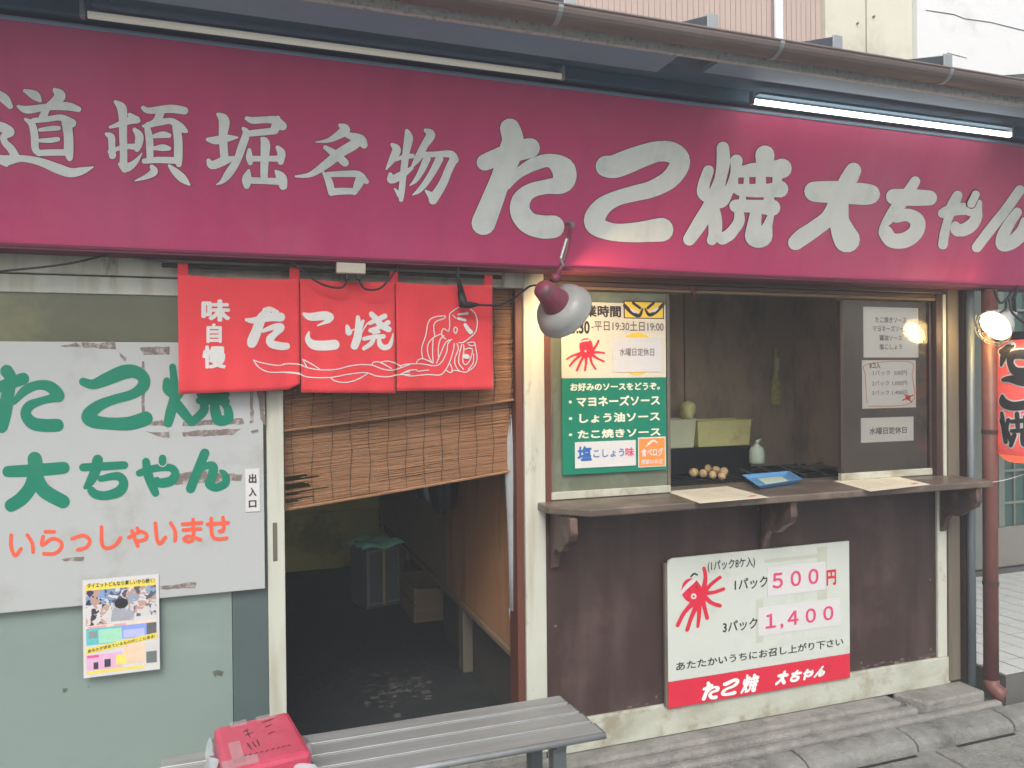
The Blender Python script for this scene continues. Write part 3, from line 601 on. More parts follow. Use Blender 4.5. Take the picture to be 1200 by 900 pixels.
P_l = [[(0, 662), (60, 650), (180, 648), (300, 665), (360, 625), (400, 540), (410, 470), (445, 432)], [(0, 735), (80, 755), (230, 742), (340, 745), (390, 700), (430, 620), (460, 520), (465, 470)],
 [(10, 735), (60, 708), (130, 700), (150, 712), (240, 702)], [(190, 605), (180, 510), (215, 400), (240, 280), (290, 238), (380, 228), (375, 250), (310, 275), (285, 320), (295, 400)],
 [(270, 640), (235, 560), (235, 480), (280, 420), (350, 385)], [(280, 640), (275, 540), (280, 430)], [(310, 640), (345, 560), (390, 460), (440, 435)], [(330, 600), (325, 520), (340, 440), (375, 400)],
 [(135, 640), (150, 612), (200, 605), (275, 640)], [(500, 152), (460, 180), (425, 215), (425, 300), (415, 360), (375, 340), (355, 365), (360, 400), (390, 430)], [(605, 165), (650, 210), (668, 290), (650, 370), (600, 420), (540, 462), (505, 460)],
 [(462, 340), (475, 325), (492, 345), (478, 380), (462, 360), (462, 340)], [(490, 470), (500, 520), (470, 600), (475, 660), (510, 715)], [(530, 480), (510, 560), (505, 640), (545, 695)], [(545, 480), (550, 520), (540, 620), (565, 655), (600, 620), (625, 530), (600, 510), (560, 520)],
 [(580, 465), (640, 460), (655, 520), (665, 600), (640, 670), (590, 710)], [(635, 560), (630, 640), (590, 695)], [(390, 700), (430, 725), (470, 705), (560, 722), (600, 700)], [(430, 650), (445, 690), (440, 720)], [(590, 480), (620, 490), (650, 480)]]
strokes('octopus_drawing', [[(x, y, 4.5) for x, y in l] for l in P_l]+[[(560, 305, 14), (585, 345, 18), (610, 370, 20)], [(500, 215, 8), (580, 205, 12)], [(500, 250, 12), (560, 265, 12)], [(555, 580, 20), (580, 585, 20)], [(450, 220, 4), (480, 250, 4)]], M_nprint, nor, norsurf, off=.0024, step=.000003, **PP)

# ------------------------------------------------------------------ bamboo blind in the doorway
bl = thing('bamboo_blind', 'brown reed blind hanging crooked in the doorway behind the red curtain', 'blind', (.65, .04, 1.98))
def reeds(Y, x0, x1, zbl, zbr, ztl, ztr, n, mm, gaps=()):
    mb = MB()
    for i in range(n):
        t = i/(n-1); zl = zbl+(ztl-zbl)*t; zr = zbr+(ztr-zbr)*t; rr = random.uniform(.0015, .0026)
        xa = x0+random.uniform(-.006, .006); xb = x1+random.uniform(-.006, .006)
        for g0, g1_, gx in gaps:
            if g0 <= i <= g1_: xa = x0+gx*random.uniform(.35, 1.1)
        jit = random.uniform(-.0012, .0012); pts = []
        for k in range(7):
            u = k/6; pts.append((xa+(xb-xa)*u, Y+random.uniform(-.0012, .0012), zl+(zr-zl)*((xa+(xb-xa)*u-x0)/(x1-x0))+jit+random.uniform(-.0010, .0010)))
        mb.tube(pts, rr, 4, False)
    return mb.build('reed_mat', mm, bl, kind='stuff')
reeds(.028, .172, 1.096, 1.365, 1.462, 1.93, 1.93, 135, M_reed2)
reeds(.055, .170, 1.096, 1.062, 1.165, 1.45, 1.52, 105, M_reed, gaps=((5, 9, .12), (13, 15, .16), (19, 24, .1), (28, 32, .14)))
MB().tube([(.170, .05, 1.058), (.63, .05, 1.108), (1.10, .05, 1.163)], .006, 6).build('bottom_batten', M_reed, bl)
MB().tube([(.170, .024, 1.362), (.63, .024, 1.408), (1.10, .024, 1.462)], .005, 6).build('bottom_batten', M_reed2, bl)
for i in range(13):
    X = .205+i*.0735
    zb = 1.062+(X-.17)/.93*.103; zm = 1.365+(X-.17)/.93*.097
    for Y, z0, z1 in ((.024, zm, 1.92), (.050, zb, zm+.02)):
        n = int((z1-z0)/.02); ph = random.uniform(0, 6)
        MB().tube([(X+.004*math.sin(k*.55+ph)+random.uniform(-.001, .001), Y-.0005, z0+(z1-z0)*k/n) for k in range(n+1)], .0013, 4, False).build('cord', M_cord, bl)
box('head_rail', (.172, .015, 1.925), (1.096, .05, 1.95), M_olive, bl) if 0 else None

# ------------------------------------------------------------------ white sign board on the sliding door
sg = thing('sign_board', 'large white board with green and orange Japanese lettering, torn in places', 'sign', (-.3, -.02, 1.2))
SY = -.022
a = at(0, 400, SY); z1 = 1.692; z0 = .783
box('board', (-1.1, SY, z0), (.097, SY+.008, z1), M_board, sg, .002)
KK = dict(o=(0, 410), s=4.5)
W_ta = [[(35, 112, 34), (55, 150, 32), (42, 230, 34), (25, 320, 38), (5, 400, 38)], [(-70, 220, 25), (15, 190, 30), (122, 152, 32)], [(75, 275, 14), (130, 215, 24), (200, 185, 24), (265, 195, 30), (308, 240, 32), (285, 252, 24), (220, 268, 20), (155, 295, 26), (135, 340, 28), (170, 385, 33), (230, 398, 34), (302, 397, 34)]]
W_ko = [[(438, 168, 22), (490, 182, 26), (560, 155, 34), (650, 118, 38), (710, 115, 34), (755, 145, 32), (755, 190, 32), (700, 233, 26), (600, 262, 25), (520, 295, 30), (468, 345, 38), (490, 375, 36), (570, 388, 32), (680, 388, 36), (768, 362, 38)]]
W_ya = [[(910, 90, 18), (920, 180, 22), (922, 250, 28), (900, 330, 28), (887, 385, 24)], [(880, 165, 20), (880, 210, 22), (915, 240, 20)], [(935, 290, 28), (975, 340, 26), (1008, 380, 22)], [(1070, 270, 20), (1075, 320, 24), (1015, 380, 22)], [(1060, 232, 24), (1135, 235, 28), (1185, 235, 26)], [(1050, 268, 18), (1190, 272, 22)], [(960, 170, 16), (955, 220, 20), (925, 260, 20)], [(1130, 150, 24), (1130, 240, 24)], [(1050, 170, 20), (1190, 165, 22)], [(1130, 270, 22), (1137, 330, 28), (1155, 372, 28), (1203, 362, 26), (1200, 310, 22), (1175, 282, 14)]]
W_dai = [[(42, 642, 30), (180, 635, 33), (335, 622, 32)], [(183, 575, 38), (187, 650, 40), (160, 725, 36), (112, 785, 36), (58, 820, 34)], [(195, 680, 36), (235, 745, 38), (332, 800, 36)]]
W_chi = [[(438, 620, 21), (550, 614, 22), (655, 608, 21)], [(515, 580, 28), (502, 640, 28), (478, 690, 24), (450, 725, 12)], [(530, 680, 16), (620, 665, 22), (652, 700, 24), (630, 745, 28), (560, 768, 24), (505, 762, 24), (482, 742, 22)]]
W_yaa = [[(735, 650, 19), (815, 625, 20), (900, 622, 20), (925, 655, 22), (900, 692, 26), (840, 702, 24), (828, 685, 16)], [(770, 590, 21), (782, 660, 25), (805, 720, 24), (820, 755, 20)]]
W_yad = [[(857, 572, 20), (857, 592, 20)]]; W_yado = [[(857, 572, 25), (857, 592, 26)]]
W_nn = [[(1080, 545, 25), (1045, 630, 25), (1005, 732, 25)], [(1040, 640, 14), (1095, 610, 19), (1125, 620, 25), (1115, 680, 25), (1105, 708, 24), (1140, 726, 22), (1190, 700, 22), (1185, 655, 16), (1165, 640, 10)]]
sfs = plane_y(SY)
for g in (W_ta, W_ko, W_ya, W_dai, W_chi, W_yaa, W_nn): strokes('lettering', g, M_green, sg, sfs, off=.0012, step=.000003, **KK)
strokes('lettering', W_yado, M_board, sg, sfs, off=.0022, step=.000002, **KK); strokes('lettering', W_yad, M_green, sg, sfs, off=.0026, step=.000002, **KK)
MM_ = dict(o=(0, 590), s=4)
def th(l, q=9): return [(x, y, q) for x, y in l]
ir = [[(52, 148), (52, 200), (70, 245), (98, 212)], [(128, 148), (150, 185), (155, 228)], [(212, 132), (255, 133)], [(202, 155), (197, 195), (245, 165), (285, 180), (285, 210), (255, 235), (205, 236)],
 [(338, 165), (390, 150), (420, 172), (405, 205), (365, 217)], [(475, 110), (478, 190), (502, 210), (540, 195), (565, 160)], [(603, 160), (655, 132), (686, 145), (680, 168), (645, 176)], [(618, 128), (645, 200)], [(643, 115), (650, 130)],
 [(728, 92), (735, 165), (750, 188), (775, 158)], [(800, 92), (820, 130), (820, 175)], [(855, 97), (945, 90)], [(860, 124), (940, 118)], [(905, 75), (905, 160), (885, 178), (862, 168), (885, 153), (940, 170)], [(972, 98), (1070, 90)], [(990, 70), (993, 145), (1015, 166), (1062, 162)], [(1045, 65), (1048, 122), (1028, 130)]]
strokes('lettering', [th(l, 8.5) for l in ir], M_orange, sg, sfs, off=.0012, step=.000003, **MM_)
def torn(pts, n=6):
    out = []
    for i in range(len(pts)):
        a_, b_ = pts[i], pts[(i+1) % len(pts)]; L = math.hypot(a_[0]-b_[0], a_[1]-b_[1]); k = max(1, int(L/n))
        for j in range(k):
            t = j/k; out.append((a_[0]+(b_[0]-a_[0])*t+random.uniform(-.8, .8), a_[1]+(b_[1]-a_[1])*t+random.uniform(-.8, .8)))
    poly('torn_patch', out, SY-.0006, M_torn, sg)
for p in ([(70, 406), (90, 401), (95, 407)], [(95, 402), (135, 401), (136, 409), (97, 407)], [(164, 407), (198, 406), (198, 415), (168, 416)], [(140, 413), (148, 420), (147, 424), (141, 418)], [(166, 424), (169, 424), (170, 490), (166, 492)], [(175, 494), (193, 491), (194, 499), (174, 498)], [(214, 494), (285, 490), (286, 497), (214, 499)],
          [(170, 506), (199, 506), (199, 513), (186, 512)], [(213, 506), (283, 502), (272, 510), (215, 512)], [(293, 458), (297, 458), (297, 496), (293, 496)], [(301, 456), (310, 452), (311, 500), (305, 492)], [(203, 556), (230, 552), (284, 556), (283, 563), (205, 568)], [(72, 655), (99, 652), (98, 657), (75, 658)], [(187, 687), (230, 682), (228, 689), (190, 691)], [(294, 505), (303, 503), (304, 507), (296, 508)]):
    torn(p)
# entrance label stuck to the board
lb = thing('door_label', 'narrow white label reading entrance and exit at the right edge of the white sign', 'label', tuple(at(296, 600, SY-.004)))
card('label_paper', (288, 600), (304, 549), SY-.004, M_paper, lb, .003)
for ch, y0, y1 in (('出', 566.5, 555), ('入', 582, 571), ('口', 595, 586)): words(ch, (291.5, y0), (300.5, y1), M_ink, lb, SY-.004, .03)
# flyer taped over the lower edge
fl = thing('flyer', 'small colourful printed flyer taped below the white sign board', 'flyer', tuple(at(142, 790, SY-.004)))
FY = SY-.004
f0 = at(98, 795, FY); f1 = at(186, 673, FY)
fw, fh = f1.x-f0.x, .336
fz1 = at(98, 680, FY).z; fz0 = at(98, 795, FY).z; fh = fz1-fz0
box('flyer_sheet', (f0.x, FY, fz0), (f1.x, FY+.001, fz1), M_paper, fl)
def fp(u0, v0, u1, v1, c, o=.0008, nm='printed_panel'):
    mm = mat('fly_%02x%02x%02x' % tuple(int(v*255) for v in c), c, .45, .1, 40, bump=0) if isinstance(c, tuple) else c
    return box(nm, (f0.x+fw*u0, FY-o, fz1-fh*v1), (f0.x+fw*u1, FY-.0001, fz1-fh*v0), mm, fl)
def photo_mat(k, c1, c2, c3):
    m = bpy.data.materials.new('flyer_photo'); m.use_nodes = True; n = m.node_tree.nodes; l = m.node_tree.links; b = n['Principled BSDF']
    tc = n.new('ShaderNodeTexCoord'); v = n.new('ShaderNodeTexVoronoi'); v.inputs['Scale'].default_value = 36+k*4; nz = n.new('ShaderNodeTexNoise'); nz.inputs['Scale'].default_value = 22
    mx = n.new('ShaderNodeMix'); mx.data_type = 'VECTOR'; mx.inputs['Factor'].default_value = .12
    l.new(tc.outputs['Object'], nz.inputs['Vector']); l.new(tc.outputs['Object'], mx.inputs['A']); l.new(nz.outputs['Color'], mx.inputs['B']); l.new(mx.outputs['Result'], v.inputs['Vector'])
    cr = n.new('ShaderNodeValToRGB'); cr.color_ramp.interpolation = 'CONSTANT'
    for i, (p, c) in enumerate(((0, c1), (.3, c2), (.55, c3), (.75, (.6, .6, .62)))):
        e = cr.color_ramp.elements[i] if i < 2 else cr.color_ramp.elements.new(p); e.position = p; e.color = (*c, 1)
    sp = n.new('ShaderNodeSeparateColor'); l.new(v.outputs['Color'], sp.inputs[0]); l.new(sp.outputs[0], cr.inputs[0]); l.new(cr.outputs[0], b.inputs['Base Color']); b.inputs['Roughness'].default_value = .4
    return m
fp(.04, .045, .96, .11, (.80, .66, .10)); words('ダイエットどんなら楽しいから続く!', (102, 689.5), (181, 677), M_ink, fl, FY, .02, off=.0016)
for u0, v0, u1, v1, k, cs in ((.04, .11, .28, .26, 0, ((.2, .35, .6), (.04, .05, .1), (.5, .3, .22))), (.282, .11, .58, .26, 1, ((.08, .09, .14), (.5, .35, .28), (.2, .3, .5))), (.582, .11, .96, .26, 2, ((.25, .35, .5), (.1, .1, .14), (.45, .3, .25))), (.04, .262, .36, .47, 3, ((.62, .62, .62), (.05, .04, .05), (.5, .34, .26))), (.362, .262, .66, .45, 4, ((.35, .37, .42), (.5, .3, .22), (.55, .57, .6))), (.662, .262, .96, .42, 5, ((.6, .6, .6), (.12, .14, .18), (.5, .3, .24)))):
    fp(u0, v0, u1, v1, photo_mat(k, *cs), nm='printed_photo')
o = MB().prism([(f0.x+fw*(.5+.09*math.cos(a_)), FY-.0012, fz1-fh*(.27+.055*math.sin(a_))) for a_ in [i*math.pi/8 for i in range(16)]], (0, .0004, 0)).build('printed_badge', M_ink, fl)
fp(.04, .475, .96, .50, (.80, .62, .5)); fp(.06, .478, .3, .50, (.75, .35, .4), .001); fp(.4, .478, .56, .50, (.75, .35, .4), .001)
fp(.04, .50, .5, .67, (.12, .5, .55)); fp(.5, .50, .96, .64, (.25, .35, .75)); fp(.2, .52, .5, .66, (.35, .68, .5), .001); fp(.52, .55, .8, .63, (.45, .5, .8), .001); fp(.07, .53, .18, .6, (.25, .3, .28), .001); fp(.83, .5, .96, .62, (.12, .13, .14), .001)
MB().prism([(f0.x+fw*.03, FY-.0012, fz1-fh*.76), (f0.x+fw*.97, FY-.0012, fz1-fh*.665), (f0.x+fw*.97, FY-.0012, fz1-fh*.61), (f0.x+fw*.03, FY-.0012, fz1-fh*.70)], (0, .0004, 0)).build('printed_banner', MATS['fly_cca819'], fl)
words('あなたが求めているものがここにある!', (103, 765), (182, 747), M_ink, fl, FY, .02, off=.0018, surf=lambda u, v, o: Vector((f0.x+fw*(.06+.88*u), FY-o, fz1-fh*(.745-.085*u-.035*v))))
fp(.04, .77, .5, .93, (.70, .42, .62), .0006); fp(.42, .80, .55, .90, (.8, .7, .15), .0012); fp(.52, .71, .8, .90, (.80, .58, .42), .0006); fp(.8, .70, .95, .78, (.6, .6, .6), .0012); fp(.82, .80, .96, .92, (.15, .18, .17), .0012); fp(.05, .775, .2, .80, (.7, .1, .3), .0012)
fp(.13, .85, .19, .92, (.06, .05, .08), .0014); fp(.27, .83, .35, .91, (.06, .05, .08), .0014); fp(.04, .935, .8, .965, (.78, .66, .12), .0006)

# ------------------------------------------------------------------ opening hours sign in the serving window
hs_ = thing('menu_sign', 'green and cream sauce and opening hours sign on the left serving window pane', 'sign', (1.55, -.004, 1.12))
HY = -.006
a = at(657.5, 352, HY); b = at(781.5, 549, HY); zc = at(657, 443.5, HY).z
zt = a.z-.004; zb_ = at(659, 557, HY).z
box('sign_panel', (a.x, HY, zb_), (b.x, HY+.004, zc), M_green, hs_, .001, label='green lower half')
box('sign_panel', (a.x, HY, zc+.0002), (b.x, HY+.004, zt), M_cream, hs_, .001, label='cream upper half')
words('営業時間', (670.7, 371), (727.7, 358.3), M_ink, hs_, HY, .03)
words('10:30', (664, 391), (691, 376), M_ink, hs_, HY, .03)
words('-平日19:30土日19:00', (693, 387.5), (777.7, 377), M_inkg, hs_, HY, .012)
for t_, p, q in (('お好みのソースをどうぞ。', (668.3, 458.5), (773.3, 447.7)), ('・マヨネーズソース', (666.5, 477), (773.3, 462.7)), ('・しょう油ソース', (666.5, 496.5), (773.3, 482)), ('・たこ焼きソース', (666.5, 515), (774, 500.5))):
    words(t_, p, q, M_lime, hs_, HY, .035)
# fierce yellow eyes sticker
card('eyes_sticker', (731, 373), (778, 353.5), HY-.0012, M_ink, hs_, .001); card('eyes_sticker', (732.3, 372), (776.8, 354.7), HY-.0018, M_yellow, hs_, .0005)
fs_ = plane_y(HY-.0018)
strokes('eyes_sticker', [[(732, 358, 2), (740, 366, 2.2), (749, 370, 2), (753, 362, 1)], [(777, 357, 2), (769, 365, 2.2), (761, 369, 2), (756, 362, 1)], [(742, 355, 1.6), (750, 361, 1.6)], [(766, 355, 1.6), (759, 361, 1.6)]], M_ink, hs_, fs_, off=.0006, step=1e-6)
strokes('eyes_sticker', [[(739, 362, .8), (743, 365, 1.6), (748, 366, .8)], [(771, 361, .8), (767, 364, 1.6), (762, 365, .8)]], M_paper, hs_, fs_, off=.0012, step=1e-6)
# octopus print
def octo(parent, o, s, Y, k=1.):
    sf = plane_y(Y)
    strokes('octopus_print', [[(172, 305, 36), (178, 325, 42), (200, 350, 26), (205, 372, 12)], [(225, 228, 7), (231, 265, 8), (222, 325, 11)], [(290, 265, 7), (255, 292, 7), (228, 322, 9)], [(305, 312, 7), (268, 325, 7), (225, 330, 9)], [(290, 380, 8), (255, 368, 8), (222, 338, 10)], [(238, 430, 8), (229, 395, 8), (218, 350, 11)], [(200, 465, 6), (205, 420, 8), (205, 365, 11)], [(157, 478, 8), (173, 430, 8), (198, 370, 11)], [(118, 460, 8), (145, 408, 8), (185, 365, 11)]], M_redink, parent, sf, o=o, s=s, off=.0016, step=2e-6)
    strokes('octopus_print', [[(183, 342, 12)]], M_paper, parent, sf, o=o, s=s, off=.0026, step=2e-6); strokes('octopus_print', [[(183, 342, 5)]], M_redink, parent, sf, o=o, s=s, off=.0031, step=2e-6)
    strokes('octopus_print', [[(133, 330, 5), (150, 308, 8), (178, 282, 9), (190, 276, 4)]], M_paper, parent, sf, o=o, s=s, off=.0026, step=2e-6)
    strokes('octopus_print', [[(165, 318, 3)], [(195, 305, 3)], [(172, 262, 3), (185, 250, 3), (198, 255, 3)]], M_ink, parent, sf, o=o, s=s, off=.0031, step=2e-6)
OM = dict(o=(640, 320), s=6.43, off=.0016, step=2e-6)
strokes('octopus_print', [[(300, 540, 50), (302, 575, 50), (298, 605, 36)], [(395, 510, 8), (375, 550, 9), (350, 580, 12)], [(440, 603, 6), (400, 597, 8), (350, 598, 12)], [(435, 665, 7), (390, 645, 8), (345, 615, 12)], [(372, 722, 8), (345, 680, 8), (330, 620, 12)], [(292, 733, 8), (300, 680, 9), (300, 620, 14)], [(232, 733, 9), (255, 680, 9), (285, 620, 12)], [(178, 700, 8), (210, 660, 9), (265, 612, 12)], [(155, 650, 6), (195, 625, 7), (260, 605, 12)]], M_redink, hs_, plane_y(HY), **OM)
OM['off'] = .0024
strokes('octopus_print', [[(297, 588, 8)], [(255, 520, 4), (290, 510, 6), (325, 506, 5)], [(340, 490, 3), (355, 495, 3)]], M_paper, hs_, plane_y(HY), **OM)
strokes('octopus_print', [[(275, 552, 4), (283, 556, 3)], [(315, 543, 4), (307, 549, 3)]], M_ink, hs_, plane_y(HY), **OM)
def ell(name, cx, cy, rx, ry, Y, m_, parent):
    MB().prism([at(cx+rx*math.cos(t*math.pi/12), cy+ry*math.sin(t*math.pi/12), Y) for t in range(24)], (0, .0006, 0)).build(name, m_, parent)
ell('yellow_disc', 746.5, 414.5, 22, 25, HY-.0012, M_yellow, hs_)
card('closed_day_card', (718, 436), (775.5, 396), HY-.003, M_paper, hs_, .001); words('水曜日定休日', (726, 417), (766.5, 408), M_inkg, hs_, HY-.003, .005)
card('salt_pepper_card', (674, 549), (745, 515.5), HY-.003, M_paper, hs_, .001)
words('塩', (676.7, 540.5), (693.5, 522.5), M_blueink, hs_, HY-.003, .035); words('こしょう', (695.5, 536.5), (731.5, 525.5), M_blueink, hs_, HY-.003, .01); words('味', (733, 535), (743.3, 524), M_pinkink, hs_, HY-.003, .02)
card('orange_sticker', (748, 548), (780, 511.5), HY-.003, M_paper, hs_, .001); card('orange_sticker', (749, 547), (779, 513), HY-.0036, M_orst, hs_, .0005)
words('食べログ', (751.5, 535.5), (777, 524.5), M_paper, hs_, HY-.0036, .03); words('掲載のお店', (751.5, 544.5), (776.5, 537.5), M_paper, hs_, HY-.0036, .02)
strokes('orange_sticker', [[(759, 521, .8), (765, 516.5, 1.2), (770, 518.5, .9)], [(757, 523, .6), (763, 519, .6)]], M_paper, hs_, plane_y(HY-.0036), off=.001, step=1e-6)

# ------------------------------------------------------------------ three papers in the right pane
def paper(lab, blp, trp, m_=mat('bright_paper', (.86, .84, .80), .6, .02, 5, bump=.03)):
    Y = .0335; a = at(*blp, Y); b = at(*trp, Y); t = thing('notice_paper', lab, 'notice', (a.x, Y, a.z), 'papers in the right window pane')
    box('paper_sheet', (a.x, Y, a.z), (b.x, Y+.001, b.z), m_, t); return t, Y
t, Y = paper('top paper of the right window listing four sauces', (1012, 419), (1076, 361))
for x_, p, q in (('たこ焼きソース', (1025.6, 378), (1062, 371.8)), ('マヨネーズソース', (1022.6, 388.2), (1064, 382)), ('醤油ソース', (1030.6, 399), (1057, 392.8)), ('塩こしょう', (1030.6, 409.4), (1057, 403.2))): words(x_, p, q, M_inkg, t, Y, .015, off=.001)
t, Y = paper('middle paper of the right window with prices and a small red octopus', (1010.5, 479), (1073, 422))
words('8コ入', (1019, 432), (1031.6, 424.6), M_ink, t, Y, .02, off=.001)
for x_, p, q in (('1パック  500円', (1023, 440), (1062.5, 434)), ('2パック 1,000円', (1022, 452.4), (1063, 446)), ('3パック 1,400円', (1022, 463.4), (1063, 457))): words(x_, p, q, M_inkg, t, Y, .003, off=.001)
strokes('octopus_print', [[(1064, 466, 3)], [(1058, 469, .7), (1070, 463, .7)], [(1060, 462, .7), (1068, 471, .7)]], M_redink, t, plane_y(Y), off=.001, step=1e-6)
strokes('paper_border', [[(1016, 472, .4), (1014, 440, .4), (1016, 427, .4), (1066, 424, .4), (1069, 440, .4), (1068, 472, .4), (1018, 476, .4)]], M_orst, t, plane_y(Y), off=.0008, step=1e-6)
t, Y = paper('bottom paper of the right window, white with one bold line of writing', (1009, 519), (1070.5, 488))
words('水曜日定休日', (1019, 509.5), (1062.4, 499.6), M_inkg, t, Y, .015, off=.001)

# ------------------------------------------------------------------ price sign leaning on the brown panel
ps = thing('price_sign', 'white price board with red octopus and red footer below the counter', 'sign', (2.3, -.02, .08))
PY = -.028
a = at(782, 655, PY); b = at(996.3, 795.5, PY)
zr = at(782, 800, PY).z; pz1 = at(782, 655, PY).z; pz0 = at(782, 831, PY).z
MB().prism([(a.x, PY, zr+.001), (b.x, PY, zr+.001), (b.x, PY, pz1), (a.x+.03, PY, pz1), (a.x+.008, PY, pz1-.008), (a.x, PY, pz1-.03)], (0, .012, 0)).build('board', mat('sign_white', (.56, .60, .55), .45, .04, 3, (.50, .53, .47), .3, 3, .05), ps, .0015)
box('board', (a.x, PY, pz0), (b.x, PY+.012, zr), M_redink, ps, .0015, label='red footer band')
box('board_edge', (a.x-.014, PY+.001, pz0+.01), (a.x-.001, PY+.016, pz1-.02), M_olive, ps)
octo(ps, (760, 600), 3.4615, PY)
words('(1パック8ケ入)', (829.3, 671.5), (884.8, 652), M_ink, ps, PY, .015)
words('1パック', (861, 692.4), (900, 674.3), M_ink, ps, PY, .015)
words('3パック', (847, 742), (887.7, 723.4), M_ink, ps, PY, .015)
for p, q in (((896, 660), (968, 648)), ((958, 712), (969, 640)), ((886, 754), (894, 702)), ((930, 752), (986, 744))):
    tk_ = globals().get('tk_', 0)+1; card('old_tape', p, q, PY-.0002*tk_, mat('old_tape', (.49, .52, .44), .4, .06), ps, .00015)
card('price_sticker', (899.5, 699), (967.4, 658), PY-.002, M_paper, ps, .001); card('price_sticker', (889, 745.5), (984.8, 700.6), PY-.0022, M_paper, ps, .001)
words('５００', (905.3, 690.3), (959.3, 665.8), M_pinkink, ps, PY-.0022, .02); words('１,４００', (897.2, 739.5), (976.7, 709.4), M_pinkink, ps, PY-.0022, .02)
words('円', (968.8, 686.5), (979.8, 667), M_redink, ps, PY-.0008, .03)
words('あたたかいうちにお召し上がり下さい', (792.4, 786.5), (988.2, 746.8), M_ink, ps, PY, .015)
def fq(x, y): return (760+x/3.4615, 600+y/3.4615)
glyph(G_ta, fq(215, 768), fq(287, 680), PY, M_print, ps); glyph(G_ko, fq(293, 750), fq(367, 672), PY, M_print, ps); glyph(G_yaki, fq(372, 738), fq(448, 650), PY, M_print, ps)
glyph(G_dai, fq(512, 705), fq(567, 640), PY, M_print, ps); glyph(G_chi, fq(572, 692), fq(622, 637), PY, M_print, ps); glyph(G_ya, fq(626, 683), fq(668, 632), PY, M_print, ps); glyph(G_n, fq(668, 673), fq(715, 622), PY, M_print, ps)

# ------------------------------------------------------------------ bench
bn = thing('bench', 'grey slatted aluminium bench standing in front of the open doorway', 'bench', (.45, -.65, -.15))
for i in range(4):
    y1 = -.488-i*.081
    m_ = MB().prism([(-.22, y1, .422), (1.078+.006*i, y1, .422), (1.078+.006*i, y1, .40), (-.22, y1, .40)], (0, -.073, 0)).build('slat', M_alu, bn, .0045)
    for k in (1,):
        MB().tube([(-.22, y1-.070, .4215), (1.078+.006*i, y1-.070, .4215)], .0028, 6).build('slat_ridge', M_galv, bn) if i < 3 else None
MB().tube([(-.22, -.806, .411), (1.10, -.806, .411)], .0115, 10).build('front_edge_rail', M_galv, bn, smooth=True)
for X in (-.05, .93):
    for Y in (-.56, -.765): box('leg', (X, Y-.022, -.15), (X+.045, Y+.022, .385), M_aludark, bn, .004)
    box('cross_bar', (X+.005, -.80, .3855), (X+.04, -.50, .399), M_aludark, bn, .002)
box('side_rail', (-.045, -.67, .36), (.97, -.64, .384), M_aludark, bn, .002)

# ------------------------------------------------------------------ red parcel in a plastic bag, on the bench
c0 = atz(305, 870, .57); pc = thing('parcel', 'taped red wrapped box standing in a white plastic bag on the bench', 'parcel', (c0.x, c0.y, .422))
A_, B_, C_, D_ = atz(250, 852, .565), atz(338, 832, .565), atz(366, 880, .565), atz(262, 905, .565)
q4 = [A_, B_, C_, D_]; cen = sum(q4, Vector())/4
def quadbox(h0, h1, k, nm, m_, bv): return MB().prism([Vector((cen.x+(p.x-cen.x)*k, cen.y+(p.y-cen.y)*k, h1)) for p in q4], (0, 0, h0-h1)).build(nm, m_, pc, bv)
quadbox(.48, .565, 1.0, 'wrapped_lid', M_redbox, .014); quadbox(.43, .4795, .985, 'box_body', M_redbox, .01)
def pu(u, v, h): 
    p = A_*(1-u)*(1-v)+B_*u*(1-v)+C_*u*v+D_*(1-u)*v; return Vector((p.x, p.y, .565+h))
for (u0, v0, u1, v1) in ((.2, .0, .42, .12), (.55, .0, .8, .11), (.12, .45, .26, .9), (.0, .8, .4, .98)):
    MB().add([pu(u0, v0, .0012), pu(u1, v0, .0012), pu(u1, v1, .0012), pu(u0, v1, .0012)], [(0, 1, 2, 3)]).build('clear_tape', M_redbag, pc)
sfp = lambda x, y, o=0: pu(x, y, o)
random.seed(3)
sc = [[(.34, .28, .012), (.40, .24, .012)], [(.35, .36, .012), (.45, .33, .01)], [(.38, .25, .01), (.39, .42, .01)], [(.34, .55, .012), (.36, .68, .01)], [(.40, .54, .01), (.42, .66, .01)], [(.46, .52, .012), (.46, .65, .01)], [(.62, .28, .012), (.70, .25, .01)], [(.62, .45, .01), (.70, .42, .012)], [(.60, .16, .01), (.75, .13, .01)]]
for i in range(9): sc.append([(.25+i*.065, .80-.01*(i % 2), .01), (.28+i*.065, .78, .01)])
strokes('scribbled_note', [[(x, y, r*.75) for x, y, r in l_] for l_ in sc], mat('faded_marker', (.10, .03, .05), .6), pc, sfp, off=.001, step=2e-6, res=2, rmin=1e-5)
def bagfn(u, v):
    i = int(u*4) % 4 if u < 1 else 0; f = u*4-int(u*4) if u < 1 else 0
    P_ = q4[i]*(1-f)+q4[(i+1) % 4]*f; d = Vector((P_.x-cen.x, P_.y-cen.y, 0)); n_ = d.normalized()
    cr = .005*math.sin(u*60+v*4)+.004*math.sin(u*101-v*7); k = .010+.018*math.sin(v*math.pi)+cr*(.3+v)
    return Vector((cen.x, cen.y, 0))+d+n_*k+Vector((0, 0, .424+.105*v+.012*v*math.sin(u*38)))
MB().grid(bagfn, 96, 10).build('plastic_bag', M_plasticw, pc, smooth=True)

